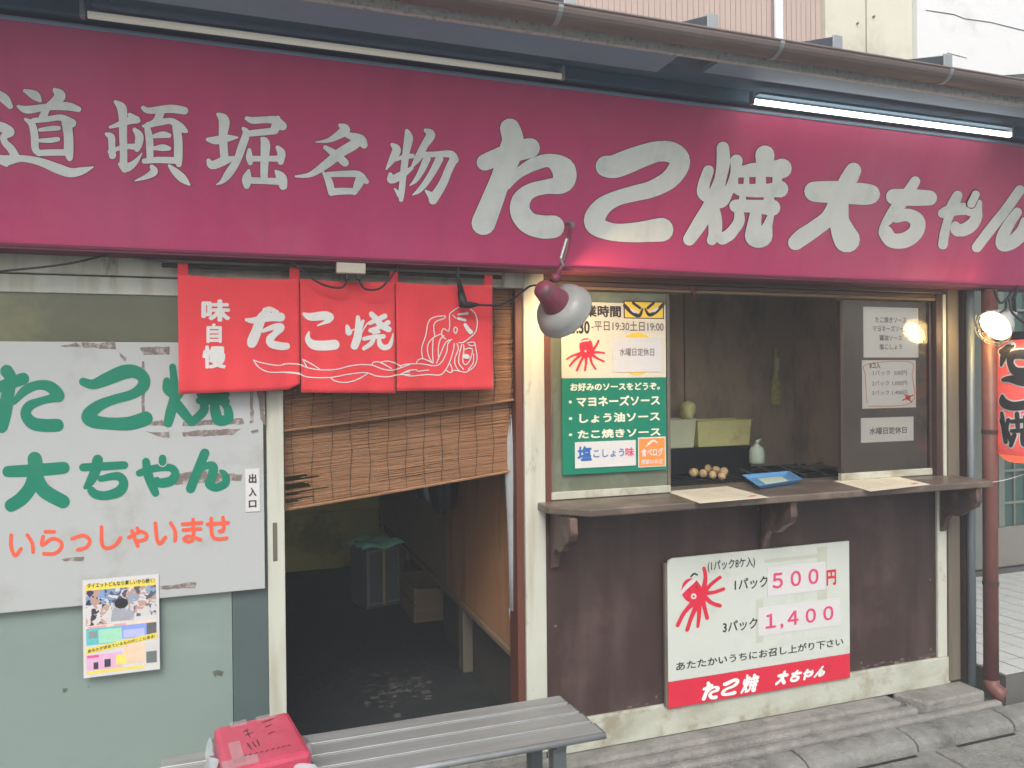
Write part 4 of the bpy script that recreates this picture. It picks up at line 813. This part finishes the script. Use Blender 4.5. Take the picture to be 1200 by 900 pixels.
# ------------------------------------------------------------------ clamp lamp with grey shade in front of the menu sign
cl = thing('clamp_lamp', 'maroon spot lamp with round grey shade in front of the menu sign', 'lamp', tuple(at(667, 262, -.27)))
LY = -.30
p0 = awsurf(667, 262); P_ = [p0+AWN*.005, at(668, 272, -.30), at(664, 292, -.31), at(657, 315, -.31), at(649, 330, -.305)]
MB().tube(P_, .010, 8).build('arm', M_lampred, cl, smooth=True)
MB().tube([p0-AWN*.01+Vector((0, 0, .0)), p0+AWN*.035], .013, 8).build('bolt', M_galv, cl)
MB().lathe([(0.0, -.016), (.016, -.014), (.018, 0), (.016, .014), (0, .016)], at(651, 326, -.305), (1, .2, 0), 12).build('joint_knob', M_lampred, cl, smooth=True)
MB().tube([at(664, 280, -.318), at(657, 303, -.325), at(660, 312, -.32)], .006, 6).build('brace', M_galv, cl)
bo = at(637, 339, -.33); ax = Vector((.50, .50, -.50)).normalized()
ax = (at(667, 371, -.24)-bo).normalized()
MB().lathe([(0, -.022), (.026, -.020), (.038, -.006), (.044, .04), (.056, .082), (.059, .096), (.054, .10)], bo, ax, 20).build('lamp_body', M_lampred, cl, smooth=True)
MB().lathe([(.050, .088), (.080, .096), (.100, .112), (.110, .130), (.1135, .150), (.119, .156), (.119, .160), (.112, .160), (.108, .150), (.104, .134), (.092, .118), (.05, .100)], bo, ax, 28).build('lamp_shade', M_shade, cl, smooth=True)
MB().lathe([(.0, .085), (.014, .09), (.02, .11), (.028, .135), (.03, .15), (.022, .165), (0, .172)], bo, ax, 16).build('bulb', M_bulb, cl, smooth=True)

# flood lamp on the right
c2 = at(1165, 384, -.22)
fl2 = thing('flood_lamp', 'lit caged warm flood lamp with white reflector beside the red lantern', 'lamp', tuple(c2))
ax2 = ((CAM-c2).normalized()*.30+(-RR*.75-UU*.55)*.95).normalized()
MB().lathe([(0, -.03), (.04, -.026), (.065, -.005), (.080, .03), (.083, .045), (.079, .045), (.075, .03), (.060, 0), (0, -.016)], c2-ax2*.045+Vector((.02, .01, .01)), ax2, 24).build('reflector', M_metalw, fl2, smooth=True)
MB().lathe([(0, -.10), (.02, -.09), (.026, -.05), (.03, -.02)], c2-ax2*.045+Vector((.02, .01, .01)), ax2, 14).build('lamp_neck', M_metalw, fl2, smooth=True)
MB().lathe([(.0, .012), (.035, .010), (.056, .004), (.064, -.004), (.05, -.012), (0, -.016)], c2, ax2, 20).build('bulb', M_bulb2, fl2, smooth=True)
u_ = ax2.orthogonal().normalized(); v_ = ax2.cross(u_)
for rr, h in ((.088, .0), (.078, .035), (.045, .052)):
    MB().tube([c2+ax2*h+(u_*math.cos(k*math.pi/12)+v_*math.sin(k*math.pi/12))*rr for k in range(25)], .0018, 4, False).build('wire_guard', M_galv, fl2)
for k in range(4):
    a_ = k*math.pi/4; d = u_*math.cos(a_)+v_*math.sin(a_)
    MB().tube([c2+d*(.1*math.cos(t*math.pi/12))+ax2*(.055*math.sin(t*math.pi/12)) for t in range(13)], .0016, 4, False).build('wire_guard', M_galv, fl2)
MB().tube([c2-ax2*.13+Vector((.02, 0, .01)), at(1188, 350, -.26), at(1192, 336, -.2)], .009, 8).build('arm', M_black, fl2)

# red paper lantern
LC = at(1206, 470, -.22); LR = .155; LZ0, LZ1 = at(1190, 540, -.22).z-.01, at(1190, 398, -.22).z+.0
ln = thing('paper_lantern', 'glowing red paper lantern with black takoyaki lettering hanging at the right corner', 'lantern', (LC.x, LC.y, LZ0))
def lrad(t): return LR*(min(1, (1-(max(0, abs(t-.5)*2-.68)/.40)**2)**.5))
prof = [(lrad(k/48)*(1-.010*(k % 2)), (LZ1-LZ0)*k/48) for k in range(0, 49)]
MB().lathe(prof[3:], (LC.x, LC.y, LZ0), (0, 0, 1), 40).build('lantern_body', M_lan, ln, smooth=True)
MB().lathe(prof[:4], (LC.x, LC.y, LZ0), (0, 0, 1), 40).build('lantern_base', M_lanl, ln, smooth=True)
MB().lathe([(0, .02), (.09, .02), (.1, .0), (.1, -.02), (0, -.02)], (LC.x, LC.y, LZ1+.02), (0, 0, 1), 24).build('lantern_cap', M_black, ln, smooth=True)
def lsurf(x, y, o=0):
    r_ = ray(x, y); rr = LR; P = None
    for _ in range(3):
        A = r_.x**2+r_.y**2; cx_, cy_ = CAM.x-LC.x, CAM.y-LC.y; Bq = cx_*r_.x+cy_*r_.y; Cq = cx_*cx_+cy_*cy_-rr*rr
        dq = Bq*Bq-A*Cq; t_ = (-Bq-math.sqrt(max(dq, 0)))/A; P = CAM+r_*t_
        rr = lrad(min(max((P.z-LZ0)/(LZ1-LZ0), .03), .97))+.0015
    d_ = Vector((P.x-LC.x, P.y-LC.y, 0)).normalized()
    return P+d_*o
LQ = dict(o=(1120, 380), s=5)
L1 = [[(320, 125, 16), (290, 165, 24), (268, 240, 8)], [(270, 160, 16), (330, 125, 16)], [(320, 230, 18), (330, 185, 24), (390, 175, 28), (450, 190, 28)], [(320, 230, 18), (350, 275, 26), (410, 280, 26), (460, 270, 24)]]
L2 = [[(280, 325, 12), (320, 320, 20), (380, 330, 30), (440, 340, 26)], [(275, 420, 10), (285, 460, 26), (340, 480, 26), (420, 470, 28), (460, 460, 24)]]
L3 = [[(270, 560, 12), (285, 600, 16)], [(272, 520, 10), (285, 620, 14), (295, 690, 12)], [(310, 560, 12), (300, 620, 12), (330, 690, 14)], [(360, 525, 14), (365, 600, 14)], [(330, 570, 12), (440, 560, 14)], [(330, 625, 12), (440, 620, 14)], [(345, 650, 14), (325, 710, 12)], [(395, 640, 16), (400, 700, 16), (450, 700, 14)], [(410, 540, 14), (410, 620, 14)]]
for g in (L1, L2, L3):
    strokes('lettering_edge', g, M_paper, ln, lsurf, off=.0005, grow=8, step=5e-6, **LQ)
    strokes('lettering', g, M_ink, ln, lsurf, off=.0025, step=5e-6, **LQ)
MB().tube([(LC.x, LC.y, LZ1+.03), (LC.x, LC.y-.0, 2.02)], .004, 6).build('hanger', M_black, ln)
# black cables and a pale hanging bag above the lantern
def cable(lab, pts, Y, rr=.005, m_=M_black, nm='cable'):
    P_ = [at(x, y, (Y[i] if isinstance(Y, (list, tuple)) else Y)) for i, (x, y) in enumerate(pts)]
    D = []
    for i in range(len(P_)-1):
        a_, b_, c_, d_ = P_[max(i-1, 0)], P_[i], P_[i+1], P_[min(i+2, len(P_)-1)]
        for q in range(5):
            t = q/5; D.append(.5*((2*b_)+(c_-a_)*t+(2*a_-5*b_+4*c_-d_)*t*t+(3*b_-a_-3*c_+d_)*t**3))
    D.append(P_[-1]); o = MB().tube(D, rr, 6).build(nm, m_, None, smooth=True); tag(o, lab, 'cable'); return o
cable('black cable sagging under the awning at the far left above the white sign', [(-20, 322), (0, 318), (80, 309), (150, 292)], -.10, .0035)
cable('thin grey cable running level beside the left end of the red curtain', [(155, 302), (215, 309), (330, 313), (398, 318)], -.07, .004, M_pole)
cable('black cable drooping over the curtain to the left side of the cream socket', [(318, 297), (345, 310), (375, 332), (400, 337), (407, 326)], [-.12, -.13, -.14, -.14, -.135], .004)
cable('black cable rising from the right side of the cream socket to the awning', [(420, 325), (427, 338), (445, 338), (460, 322), (470, 306)], [-.135, -.14, -.14, -.14, -.12], .004)
cable('black cable from the plug adaptor across to the maroon spot lamp', [(556, 357), (585, 357), (605, 348), (622, 335), (640, 336)], [-.14, -.14, -.18, -.28, -.34], .0042)
cable('dark cables looped in the corner above the flood lamp', [(1165, 340), (1172, 355), (1182, 350), (1186, 366), (1200, 378), (1215, 384)], [-.2, -.24, -.26, -.28, -.3, -.3], .006)
cable('second dark cable loop touching the lantern top in the right corner', [(1190, 336), (1180, 350), (1178, 362), (1172, 366)], [-.2, -.24, -.26, -.28], .005)
cable('thin white string stretched from the counter end to the right edge', [(1163, 565), (1180, 562), (1215, 551)], [-.2, -.2, -.2], .002, M_paper)
sk = thing('socket_block', 'cream plastic socket block hanging above the middle of the red curtain', 'socket', tuple(at(411, 315, -.135)))
a_ = at(394, 321, -.135); b_ = at(428, 309, -.135)
box('socket_body', (a_.x, -.15, a_.z+.002), (b_.x, -.12, b_.z), mat('cream_plastic', (.5, .46, .38), .5), sk, .004)
for px in (407, 420):
    p = at(px, 324, -.137); box('plug', (p.x-.008, -.148, p.z-.014), (p.x+.008, -.125, a_.z+.001), M_black, sk, .003)
pg = thing('power_plug', 'black plug adaptor hanging in front of the octopus on the red curtain', 'plug', tuple(at(545, 350, -.14)))
P1 = at(537, 312, -.14); P2 = at(541, 345, -.14); P3 = at(543, 357, -.14); P4 = at(560, 357, -.14)
MB().tube([P1, at(536, 320, -.14), P2], [.005, .007, .013], 8).build('cable_end', M_black, pg, smooth=True)
MB().tube([at(540, 342, -.14), P3, at(550, 357.5, -.14), P4], [.014, .019, .014, .006], 10).build('plug_body', M_black, pg, smooth=True)

# ------------------------------------------------------------------ drain pipe and pole at the right corner
dp = thing('downpipe', 'maroon downpipe with short elbow at the right corner of the shop', 'pipe', (3.62, -.12, -.14))
p = atz(1151, 800, -.03)
MB().tube([(3.605, -.13, -.02), (3.605, -.13, 1.98)], .035, 14).build('pipe', M_pipe, dp, smooth=True)
for z in (.48, 1.25): MB().tube([(3.605, -.13, z), (3.605, -.13, z+.02)], .038, 14).build('pipe_clip', M_darkframe, dp)
MB().tube([(3.605, -.13, .0), (3.605, -.135, -.035), (3.618, -.16, -.06), (3.632, -.185, -.07)], [.036, .037, .037, .038], 14, False).build('elbow', M_pipe, dp, smooth=True, solid=.003)
tag(MB().tube([(3.548, -.07, -.04), (3.548, -.07, 1.98)], .019, 12).build('conduit_pole', M_pole, None, smooth=True), 'slim blue grey pole between the corner post and the maroon downpipe', 'pole')

# ------------------------------------------------------------------ house next door, right
rh = thing('side_house', 'grey house entrance with green lattice glass door behind the tiled porch', 'house', (6, 1.6, 0))
HYr = 1.54
box('house_wall', (3.75, HYr+.06, -.1), (11, HYr+.2, 3.2), M_doorp, rh)
dx0 = at(1172, 600, HYr).x; 
box('door_frame', (dx0-.55, HYr, 0), (dx0-.02, HYr+.055, 2.3), M_doorf, rh, .004)
box('door_frame', (dx0-.02, HYr+.0, 0), (11, HYr+.055, .32), M_doorp, rh, .004)
box('door_stile', (dx0-.015, HYr-.004, .325), (dx0+.05, HYr+.03, 2.3), M_doorf, rh, .003)
box('door_glass', (dx0+.05, HYr+.03, .325), (11, HYr+.035, 2.3), M_doorg, rh)
for i in range(16): box('lattice_bar', (dx0+.17+i*.13, HYr+.012, .325), (dx0+.185+i*.13, HYr+.028, 2.3), M_doorf, rh)
for j in range(8): box('lattice_bar', (dx0+.05, HYr+.010, .5+j*.26), (dx0+2.4, HYr+.026, .52+j*.26), M_doorf, rh)

# ------------------------------------------------------------------ things on and behind the counter
def sheet(lab, q, z=1.033):
    P_ = [atz(x, y, z) for x, y in q]; t = thing('counter_menu', lab, 'menu', tuple(P_[0]), 'menus lying on the counter')
    MB().prism(P_, (0, 0, .0015)).build('menu_sheet', M_cream, t)
    sf = lambda u, v, o=0: P_[3]*(1-u)*(1-v)+P_[2]*u*(1-v)+P_[1]*u*v+P_[0]*(1-u)*v+Vector((0, 0, .0015+o))
    for k in range(5): strokes('printed_line', [[(.12, .25+k*.13, .008), (.5, .25+k*.13, .008)], [(.58, .25+k*.13, .008), (.8, .25+k*.13, .008)]], mat('faint_ink', (.45, .40, .32), .6), t, sf, off=.0008, step=1e-6, res=1, rmin=1e-5)
    strokes('printed_line', [[(.86, .16, .03)], [(.8, .15, .02), (.9, .15, .02)]], M_redink, t, sf, off=.0008, step=1e-6, res=1, rmin=1e-5)
sheet('left laminated menu sheet lying on the counter below the menu sign', [(781, 576), (852, 570), (901, 583), (820, 590)])
sheet('right laminated menu sheet lying on the counter below the right window pane', [(977, 564), (1040, 556), (1090, 568), (1020, 576)])
ty = thing('blue_tray', 'shallow blue plastic tray on the counter in the open window', 'tray', (2.5, .02, 1.034))
T0, T1, T2, T3 = [atz(x, y, 1.048) for x, y in ((869, 558), (925, 553), (941, 563), (888, 571))]
tc_ = (T0+T1+T2+T3)/4
def ring(k, z): return [Vector((tc_.x+(p.x-tc_.x)*k, tc_.y+(p.y-tc_.y)*k, z)) for p in (T0, T1, T2, T3)]
vs = ring(.82, 1.034)+ring(1, 1.055)+ring(.95, 1.055)+ring(.78, 1.038)
fs = [(0, 1, 2, 3), (12, 13, 14, 15)]
for k in range(3):
    for i in range(4): fs.append((k*4+i, k*4+(i+1) % 4, (k+1)*4+(i+1) % 4, (k+1)*4+i))
MB().add(vs, fs).build('tray_dish', M_tray, ty, .002)
MB().prism(ring(.5, 1.0385), (0, 0, .004)).build('paper_slip', M_btl, ty)

gd = thing('takoyaki_griddle', 'black cast iron takoyaki griddle behind the counter in the open window', 'griddle', (2.5, .6, .85))
box('griddle_body', (1.4, .22, .80), (3.42, 1.13, .965), M_iron, gd, .005)
for i in range(4):
    x0_ = 1.5+i*.49
    mb = MB().box((x0_, .30, .966), (x0_+.45, 1.06, .985)); mb.build('griddle_plate', M_iron, gd, .004)
    for k in range(7):
        y_ = .36+k*.105; MB().tube([(x0_+.02, y_, .990), (x0_+.43, y_, .990)], .005, 6).build('plate_ridge', M_iron, gd)
for k in range(5):
    MB().tube([(2.66+k*.15, .42+.02*k, 1.0), (2.86+k*.15, .95, 1.0)], .006, 6).build('steel_rod', M_steel, gd)
# takoyaki balls
random.seed(11)
bs = [(808, 548), (818, 549), (829, 550), (839, 552), (848, 554), (813, 555), (824, 556), (835, 558), (846, 559), (821, 543), (833, 545)]
bm_ = None
for i, (x, y) in enumerate(bs):
    p = atz(x, y+4, .985)
    if bm_ is None:
        pr = [(.026*math.sin(k*math.pi/8)*(1.02+.05*math.sin(k*3)), -.026*math.cos(k*math.pi/8)) for k in range(9)]
        o = MB().lathe(pr, (0, 0, 0), (0, 0, 1), 12).build('takoyaki_ball', M_ball, None, smooth=True); bm_ = o.data
    else:
        o = bpy.data.objects.new('takoyaki_ball', bm_); COL.objects.link(o)
    o.location = (p.x, p.y, 1.010); o.rotation_euler = (random.random()*3, random.random()*3, 0); sc_ = random.uniform(.9, 1.08); o.scale = (sc_, sc_, sc_*.93)
    tag(o, 'browned takoyaki ball in the small heap on the black griddle behind the counter', 'food', 'takoyaki balls heaped on the griddle')
# stove box and tubs
UY = .9
a_ = at(760, 546, UY); b_ = at(880, 522, UY)
zt_ = b_.z
tag(box('gas_stove', (a_.x-.2, UY, .986), (b_.x, UY+.2, zt_), M_iron, None, .006), 'black stove box under the yellow tubs behind the serving window', 'stove')
def tub(lab, p, q, m_, d=.16):
    a_ = at(*p, UY+.01); b_ = at(*q, UY+.01); t = thing('plastic_tub', lab, 'tub', (a_.x, UY+.01, zt_), 'plastic tubs on the stove')
    h = b_.z-zt_-.001; X0, X1 = a_.x, b_.x
    mb = MB()
    vs = []
    for k, z in ((.012, 0), (0, h), (-.006, h), (-.006, h+.006), (.006, h+.006), (.016, .008)):
        vs += [(X0+k, UY+.01+k, zt_+.001+z), (X1-k, UY+.01+k, zt_+.001+z), (X1-k, UY+.01+d-k, zt_+.001+z), (X0+k, UY+.01+d-k, zt_+.001+z)]
    fs = [(0, 1, 2, 3), (20, 21, 22, 23)]
    for k in range(5):
        for i in range(4): fs.append((k*4+i, k*4+(i+1) % 4, (k+1)*4+(i+1) % 4, (k+1)*4+i))
    mb.add(vs, fs).build('tub_body', m_, t, .003); return t
tub('pale plastic tub on the stove, partly hidden by the menu sign', (770, 521), (816, 492), M_tub2)
t2 = tub('long yellow plastic tub with brown sauce stain on the stove', (818, 521), (881, 492), M_tub)
cr0 = at(806, 491, UY+.08)
def crum(u, v):
    a_ = u*2*math.pi; rr = .040*(1+.12*math.sin(a_*3+v*5))*(.85+.25*math.sin(v*3.1)); return cr0+Vector((math.cos(a_)*rr*(1 if v < 1 else .1), math.sin(a_)*rr*(1 if v < 1 else .1), .105*v+.004))
tag(MB().grid(crum, 16, 6).build('paper_roll', M_tub, None, smooth=True), 'crumpled yellow packet standing on the rim of the pale tub', 'packet')
bt = thing('squeeze_bottle', 'white plastic squeeze bottle on the griddle in front of the dark wall', 'bottle', tuple(atz(887, 544, .985)))
bp0 = at(887, 543, .75)
hgt = at(887, 515, .75).z-bp0.z
MB().lathe([(0, 0), (.040, .0), (.044, .01), (.044, hgt*.5), (.036, hgt*.66), (.018, hgt*.74), (.018, hgt*.8), (0, hgt*.8)], bp0, (0, 0, 1), 18).build('bottle_body', M_btl, bt, smooth=True)
MB().tube([bp0+Vector((0, 0, hgt*.8)), bp0+Vector((.005, 0, hgt*.93)), bp0+Vector((.03, 0, hgt))], [.012, .01, .005], 8).build('nozzle', M_btl, bt, smooth=True)
# bottle-shaped brush hanging on the wall
hb = at(909, 407, 1.12); hl = at(909, 474, 1.12).z-hb.z
hbt = thing('hanging_bottle', 'narrow yellow green bottle hanging on the dark wall inside the serving window', 'bottle', (hb.x, 1.1, hb.z+hl))
L_ = -hl
MB().lathe([(0, 0), (.014, 0), (.014, .05*L_), (.010, .08*L_), (.012, .1*L_)], hb, (0, 0, -1), 14).build('bottle_cap', mat('yellow_cap', (.6, .58, .2), .5), hbt, smooth=True)
MB().lathe([(.012, .1*L_), (.014, .45*L_), (.024, .55*L_), (.032, .65*L_), (.034, .97*L_), (.03, L_), (0, L_)], hb, (0, 0, -1), 16).build('bottle_body', M_btlg, hbt, smooth=True)
box('bottle_label', (hb.x-.012, hb.y-.016, hb.z-.42*L_), (hb.x+.012, hb.y-.013, hb.z-.18*L_), M_lime, hbt)
tag(box('wall_socket', tuple(at(934, 546, 1.144)-Vector((0, 0, 0))), tuple(at(943, 528, 1.144)+Vector((0, .002, 0))), M_olive), 'small brown box low on the dark wall inside the serving window', 'socket')

# ------------------------------------------------------------------ inside the doorway
tn = thing('tin_can', 'tall square dented tin can on the shop floor with green cloth on top', 'can', tuple(atz(442, 714, -.022)))
pb = atz(430, 716, -.022); pr_ = atz(470, 708, -.022); ex = (pr_-pb); ex.z = 0; wd = ex.length; ex.normalize(); ey = Vector((-ex.y, ex.x, 0))
hh = at(430, 640, pb.y).z+.022
Mx = Matrix(((ex.x, ey.x, 0, pb.x), (ex.y, ey.y, 0, pb.y), (0, 0, 1, -.021), (0, 0, 0, 1)))
MB().box((0, 0, 0), (wd, wd, hh), Mx).build('can_body', M_tin, tn, .012)
mb = MB()
for z in (.03, hh-.05): mb.box((.015, -.004, z), (wd-.015, 0, z+.012), Mx)
for x_ in (.012, wd-.022): mb.box((x_, -.004, .03), (x_+.010, 0, hh-.04), Mx)
mb.build('can_rim', M_galv, tn); MB().box((wd*.46, -.005, .02), (wd*.53, 0, hh-.01), Mx).build('brass_strip', M_tape, tn)
def clo(u, v):
    x_ = -.04+(wd+.07)*u; y_ = -.03+(wd+.05)*v
    e = max(0, max(abs(u-.5), abs(v-.5))-.36)
    return Mx @ Vector((x_, y_, hh+.012+.012*math.sin(u*9+v*5)+.008*math.sin(v*17)-e*.22))
tag(MB().grid(clo, 18, 14).build('green_cloth', M_gcloth, None, smooth=True, solid=.003), 'folded pale green cloth draped over the tin can inside the doorway', 'cloth')
bp_ = pb+Vector((.12, .35, 0))
tag(MB().tube([at(444, 572, 2.75), at(449, 622, 2.6)], .008, 6).build('broom_stick', M_steel, None), 'thin pale metal stick standing behind the tin can', 'stick')
# crate and stool under the partition rail
cr_ = thing('wooden_crate', 'dusty slatted wooden crate beside the tin can under the partition rail', 'crate', (1.0, 2.0, -.02))
for z in (0, .12): box('crate_board', (1.07, 1.90, -.02+z), (1.085, 2.42, .09+z), M_card, cr_, .003)
box('crate_board', (1.086, 1.90, -.02), (1.36, 1.915, .19), M_card, cr_, .003); box('crate_board', (1.086, 2.40, -.02), (1.36, 2.415, .19), M_card, cr_, .003)
box('crate_base', (1.086, 1.916, -.02), (1.36, 2.4, .0), M_card, cr_)
for k in range(3): box('crate_slat', (1.084, 1.905, .0+k*.07), (1.36, 1.899, .055+k*.07), M_wood2, cr_, .002)
B('rail_leg', (1.135, .97, -.021), (1.19, 1.06, .329), M_olive, .004)
B('rail_leg', (1.135, 2.7, -.021), (1.19, 2.78, .329), M_card, .004)
# bags hung on the partition
def blob(lab, c, sx, sy, sz, m_, nm='hanging_bag', seed=1):
    def fn(u, v):
        a_ = u*2*math.pi; ph = math.pi*v; k = 1+.10*math.sin(a_*4+seed+v*6)+.06*math.sin(a_*9+v*11)
        return Vector(c)+Vector((math.cos(a_)*math.sin(ph)**.6*sx*k, math.sin(a_)*math.sin(ph)**.6*sy*k, math.cos(ph)*sz*(1+.04*math.sin(a_*5))))
    o = MB().grid(fn, 28, 16).build(nm, m_, None, smooth=True); tag(o, lab, 'bag'); return o
blob('large black cloth bag hanging on the wooden partition inside the doorway', (1.05, 1.06, 1.03), .075, .115, .20, M_bag, seed=1)
blob('pale blue plastic bag hanging beside the black bag inside the doorway', (1.06, 1.36, .98), .045, .07, .13, M_bagw, seed=4)
blob('dark bag hanging deepest on the partition beyond the pale blue bag', (1.06, 1.60, .98), .055, .09, .15, M_bag, seed=7)
uc = thing('umbrella_covers', 'long pale plastic umbrella covers hanging beside the red brown door jamb', 'plastic cover', tuple(at(600, 490, .13)))
MB().tube([at(600, 486, .07), at(599, 515, .07), at(600, 560, .07), at(601, 600, .07), at(602, 650, .07), at(602, 715, .07)], [.018, .030, .032, .027, .024, .018], 9).build('cover_sleeve', M_plasticw, uc, smooth=True)
MB().tube([at(604, 560, .085), at(605, 650, .085), at(606, 728, .085)], [.010, .008, .006], 7).build('cover_sleeve', M_plasticw, uc, smooth=True)
MB().tube([at(600, 713, .1), at(601, 727, .1)], [.014, .012], 7).build('cover_tip', M_paper, uc)
# scraps on the floor
random.seed(5)
mb = MB()
for i in range(260):
    gx, gy = random.gauss(466, 22), random.gauss(800, 14)
    if i > 200: gx, gy = random.uniform(380, 600), random.uniform(730, 810)
    p = atz(gx, gy, -.0215); s_ = random.choice((random.uniform(.003, .010), random.uniform(.008, .03))); a_ = random.uniform(0, 6)
    mb.add([p+Vector((math.cos(a_+k*1.57+random.uniform(-.3, .3))*s_, math.sin(a_+k*1.57)*s_*.7, .0008+.0012*random.random())) for k in range(4)], [(0, 1, 2, 3)])
sc_o = mb.build('floor_scraps', M_dust, None); sc_o['kind'] = 'stuff'; sc_o['label'] = 'scattered pale scraps and peeling paint on the dark shop floor'; sc_o['category'] = 'debris'

# ------------------------------------------------------------------ added thin volume that imitates a lens veil and lifts blacks
hz = box('lens_veil', (-15.5, -15.5, -1.75), (20.5, 15.5, 8.6), None); hz.data.materials.clear(); hz['kind'] = 'stuff'
hm = bpy.data.materials.new('lens_veil_volume'); hm.use_nodes = True; hn = hm.node_tree.nodes; hn.remove(hn['Principled BSDF'])
pv = hn.new('ShaderNodeVolumePrincipled'); pv.inputs['Color'].default_value = (.86, .93, 1, 1); pv.inputs['Density'].default_value = .022; pv.inputs['Anisotropy'].default_value = .2
hm.node_tree.links.new(pv.outputs[0], hn['Material Output'].inputs['Volume']); hz.data.materials.append(hm)

GR = mat('old_grime', (.10, .12, .085), .6, .3, 40)
def grime(pts, Y=.0045):
    c_ = sum([Vector((x, y, 0)) for x, y in pts], Vector())/len(pts)
    poly('grime_mark', pts, Y, GR, shop, .0005)
grime([(249, 787), (255, 785), (262, 787), (260, 793), (254, 791), (252, 794)]); grime([(73, 806), (80, 807), (77, 811), (74, 812)]); grime([(103, 804), (105, 805), (104, 807)])
# small things inside the serving window
tw = thing('steel_tray', 'steel tray with tools at the far right of the griddle in the serving window', 'tray', tuple(atz(960, 546, .99)))
p = atz(955, 548, .992)
box('tray_base', (p.x-.14, p.y-.06, .992), (p.x+.14, p.y+.10, .996), M_steel, tw, .001)
for dx in (-.14, .135): box('tray_rim', (p.x+dx, p.y-.06, .9965), (p.x+dx+.005, p.y+.10, 1.008), M_steel, tw)
MB().tube([(p.x-.12, p.y-.03, 1.003), (p.x+.10, p.y+.05, 1.014)], .004, 6).build('pick', M_steel, tw)

random.seed(21)
for X, Z in ((1.27, .93), (1.27, .5), (1.27, .14), (2.30, .93), (3.35, .5), (3.35, .14), (1.75, .13), (2.9, .13)):
    MB().lathe([(0, 0), (.005, 0), (.006, .003)], (X, .0015, Z), (0, 1, 0), 8).build('panel_screw', M_olive, shop)
for i in range(26):
    X = random.uniform(2.82, 3.37) if i < 20 else random.uniform(1.3, 1.75); Z = .099+abs(random.gauss(0, .012)); w_ = random.uniform(.004, .022)
    MB().prism([(X+w_*math.cos(a_)*random.uniform(.7, 1.2), .0032, Z+.3*w_*math.sin(a_)*random.uniform(.6, 1.3)) for a_ in [k*math.pi/3.5 for k in range(7)]], (0, .0006, 0)).build('paint_chip', M_dust if i % 3 else M_wood2, shop)
for (px, py, r_) in ((655, 622, 5), (662, 632, 7), (650, 641, 4), (686, 633, 4)):
    p = at(px, py, -.1); 
# bolts on the bench legs and end caps on the slats
for i in range(4):
    y1 = -.488-i*.081
    box('slat_cap', (1.078+.006*i, y1-.071, .402), (1.082+.006*i, y1-.002, .4205), M_aludark, bn, .001)
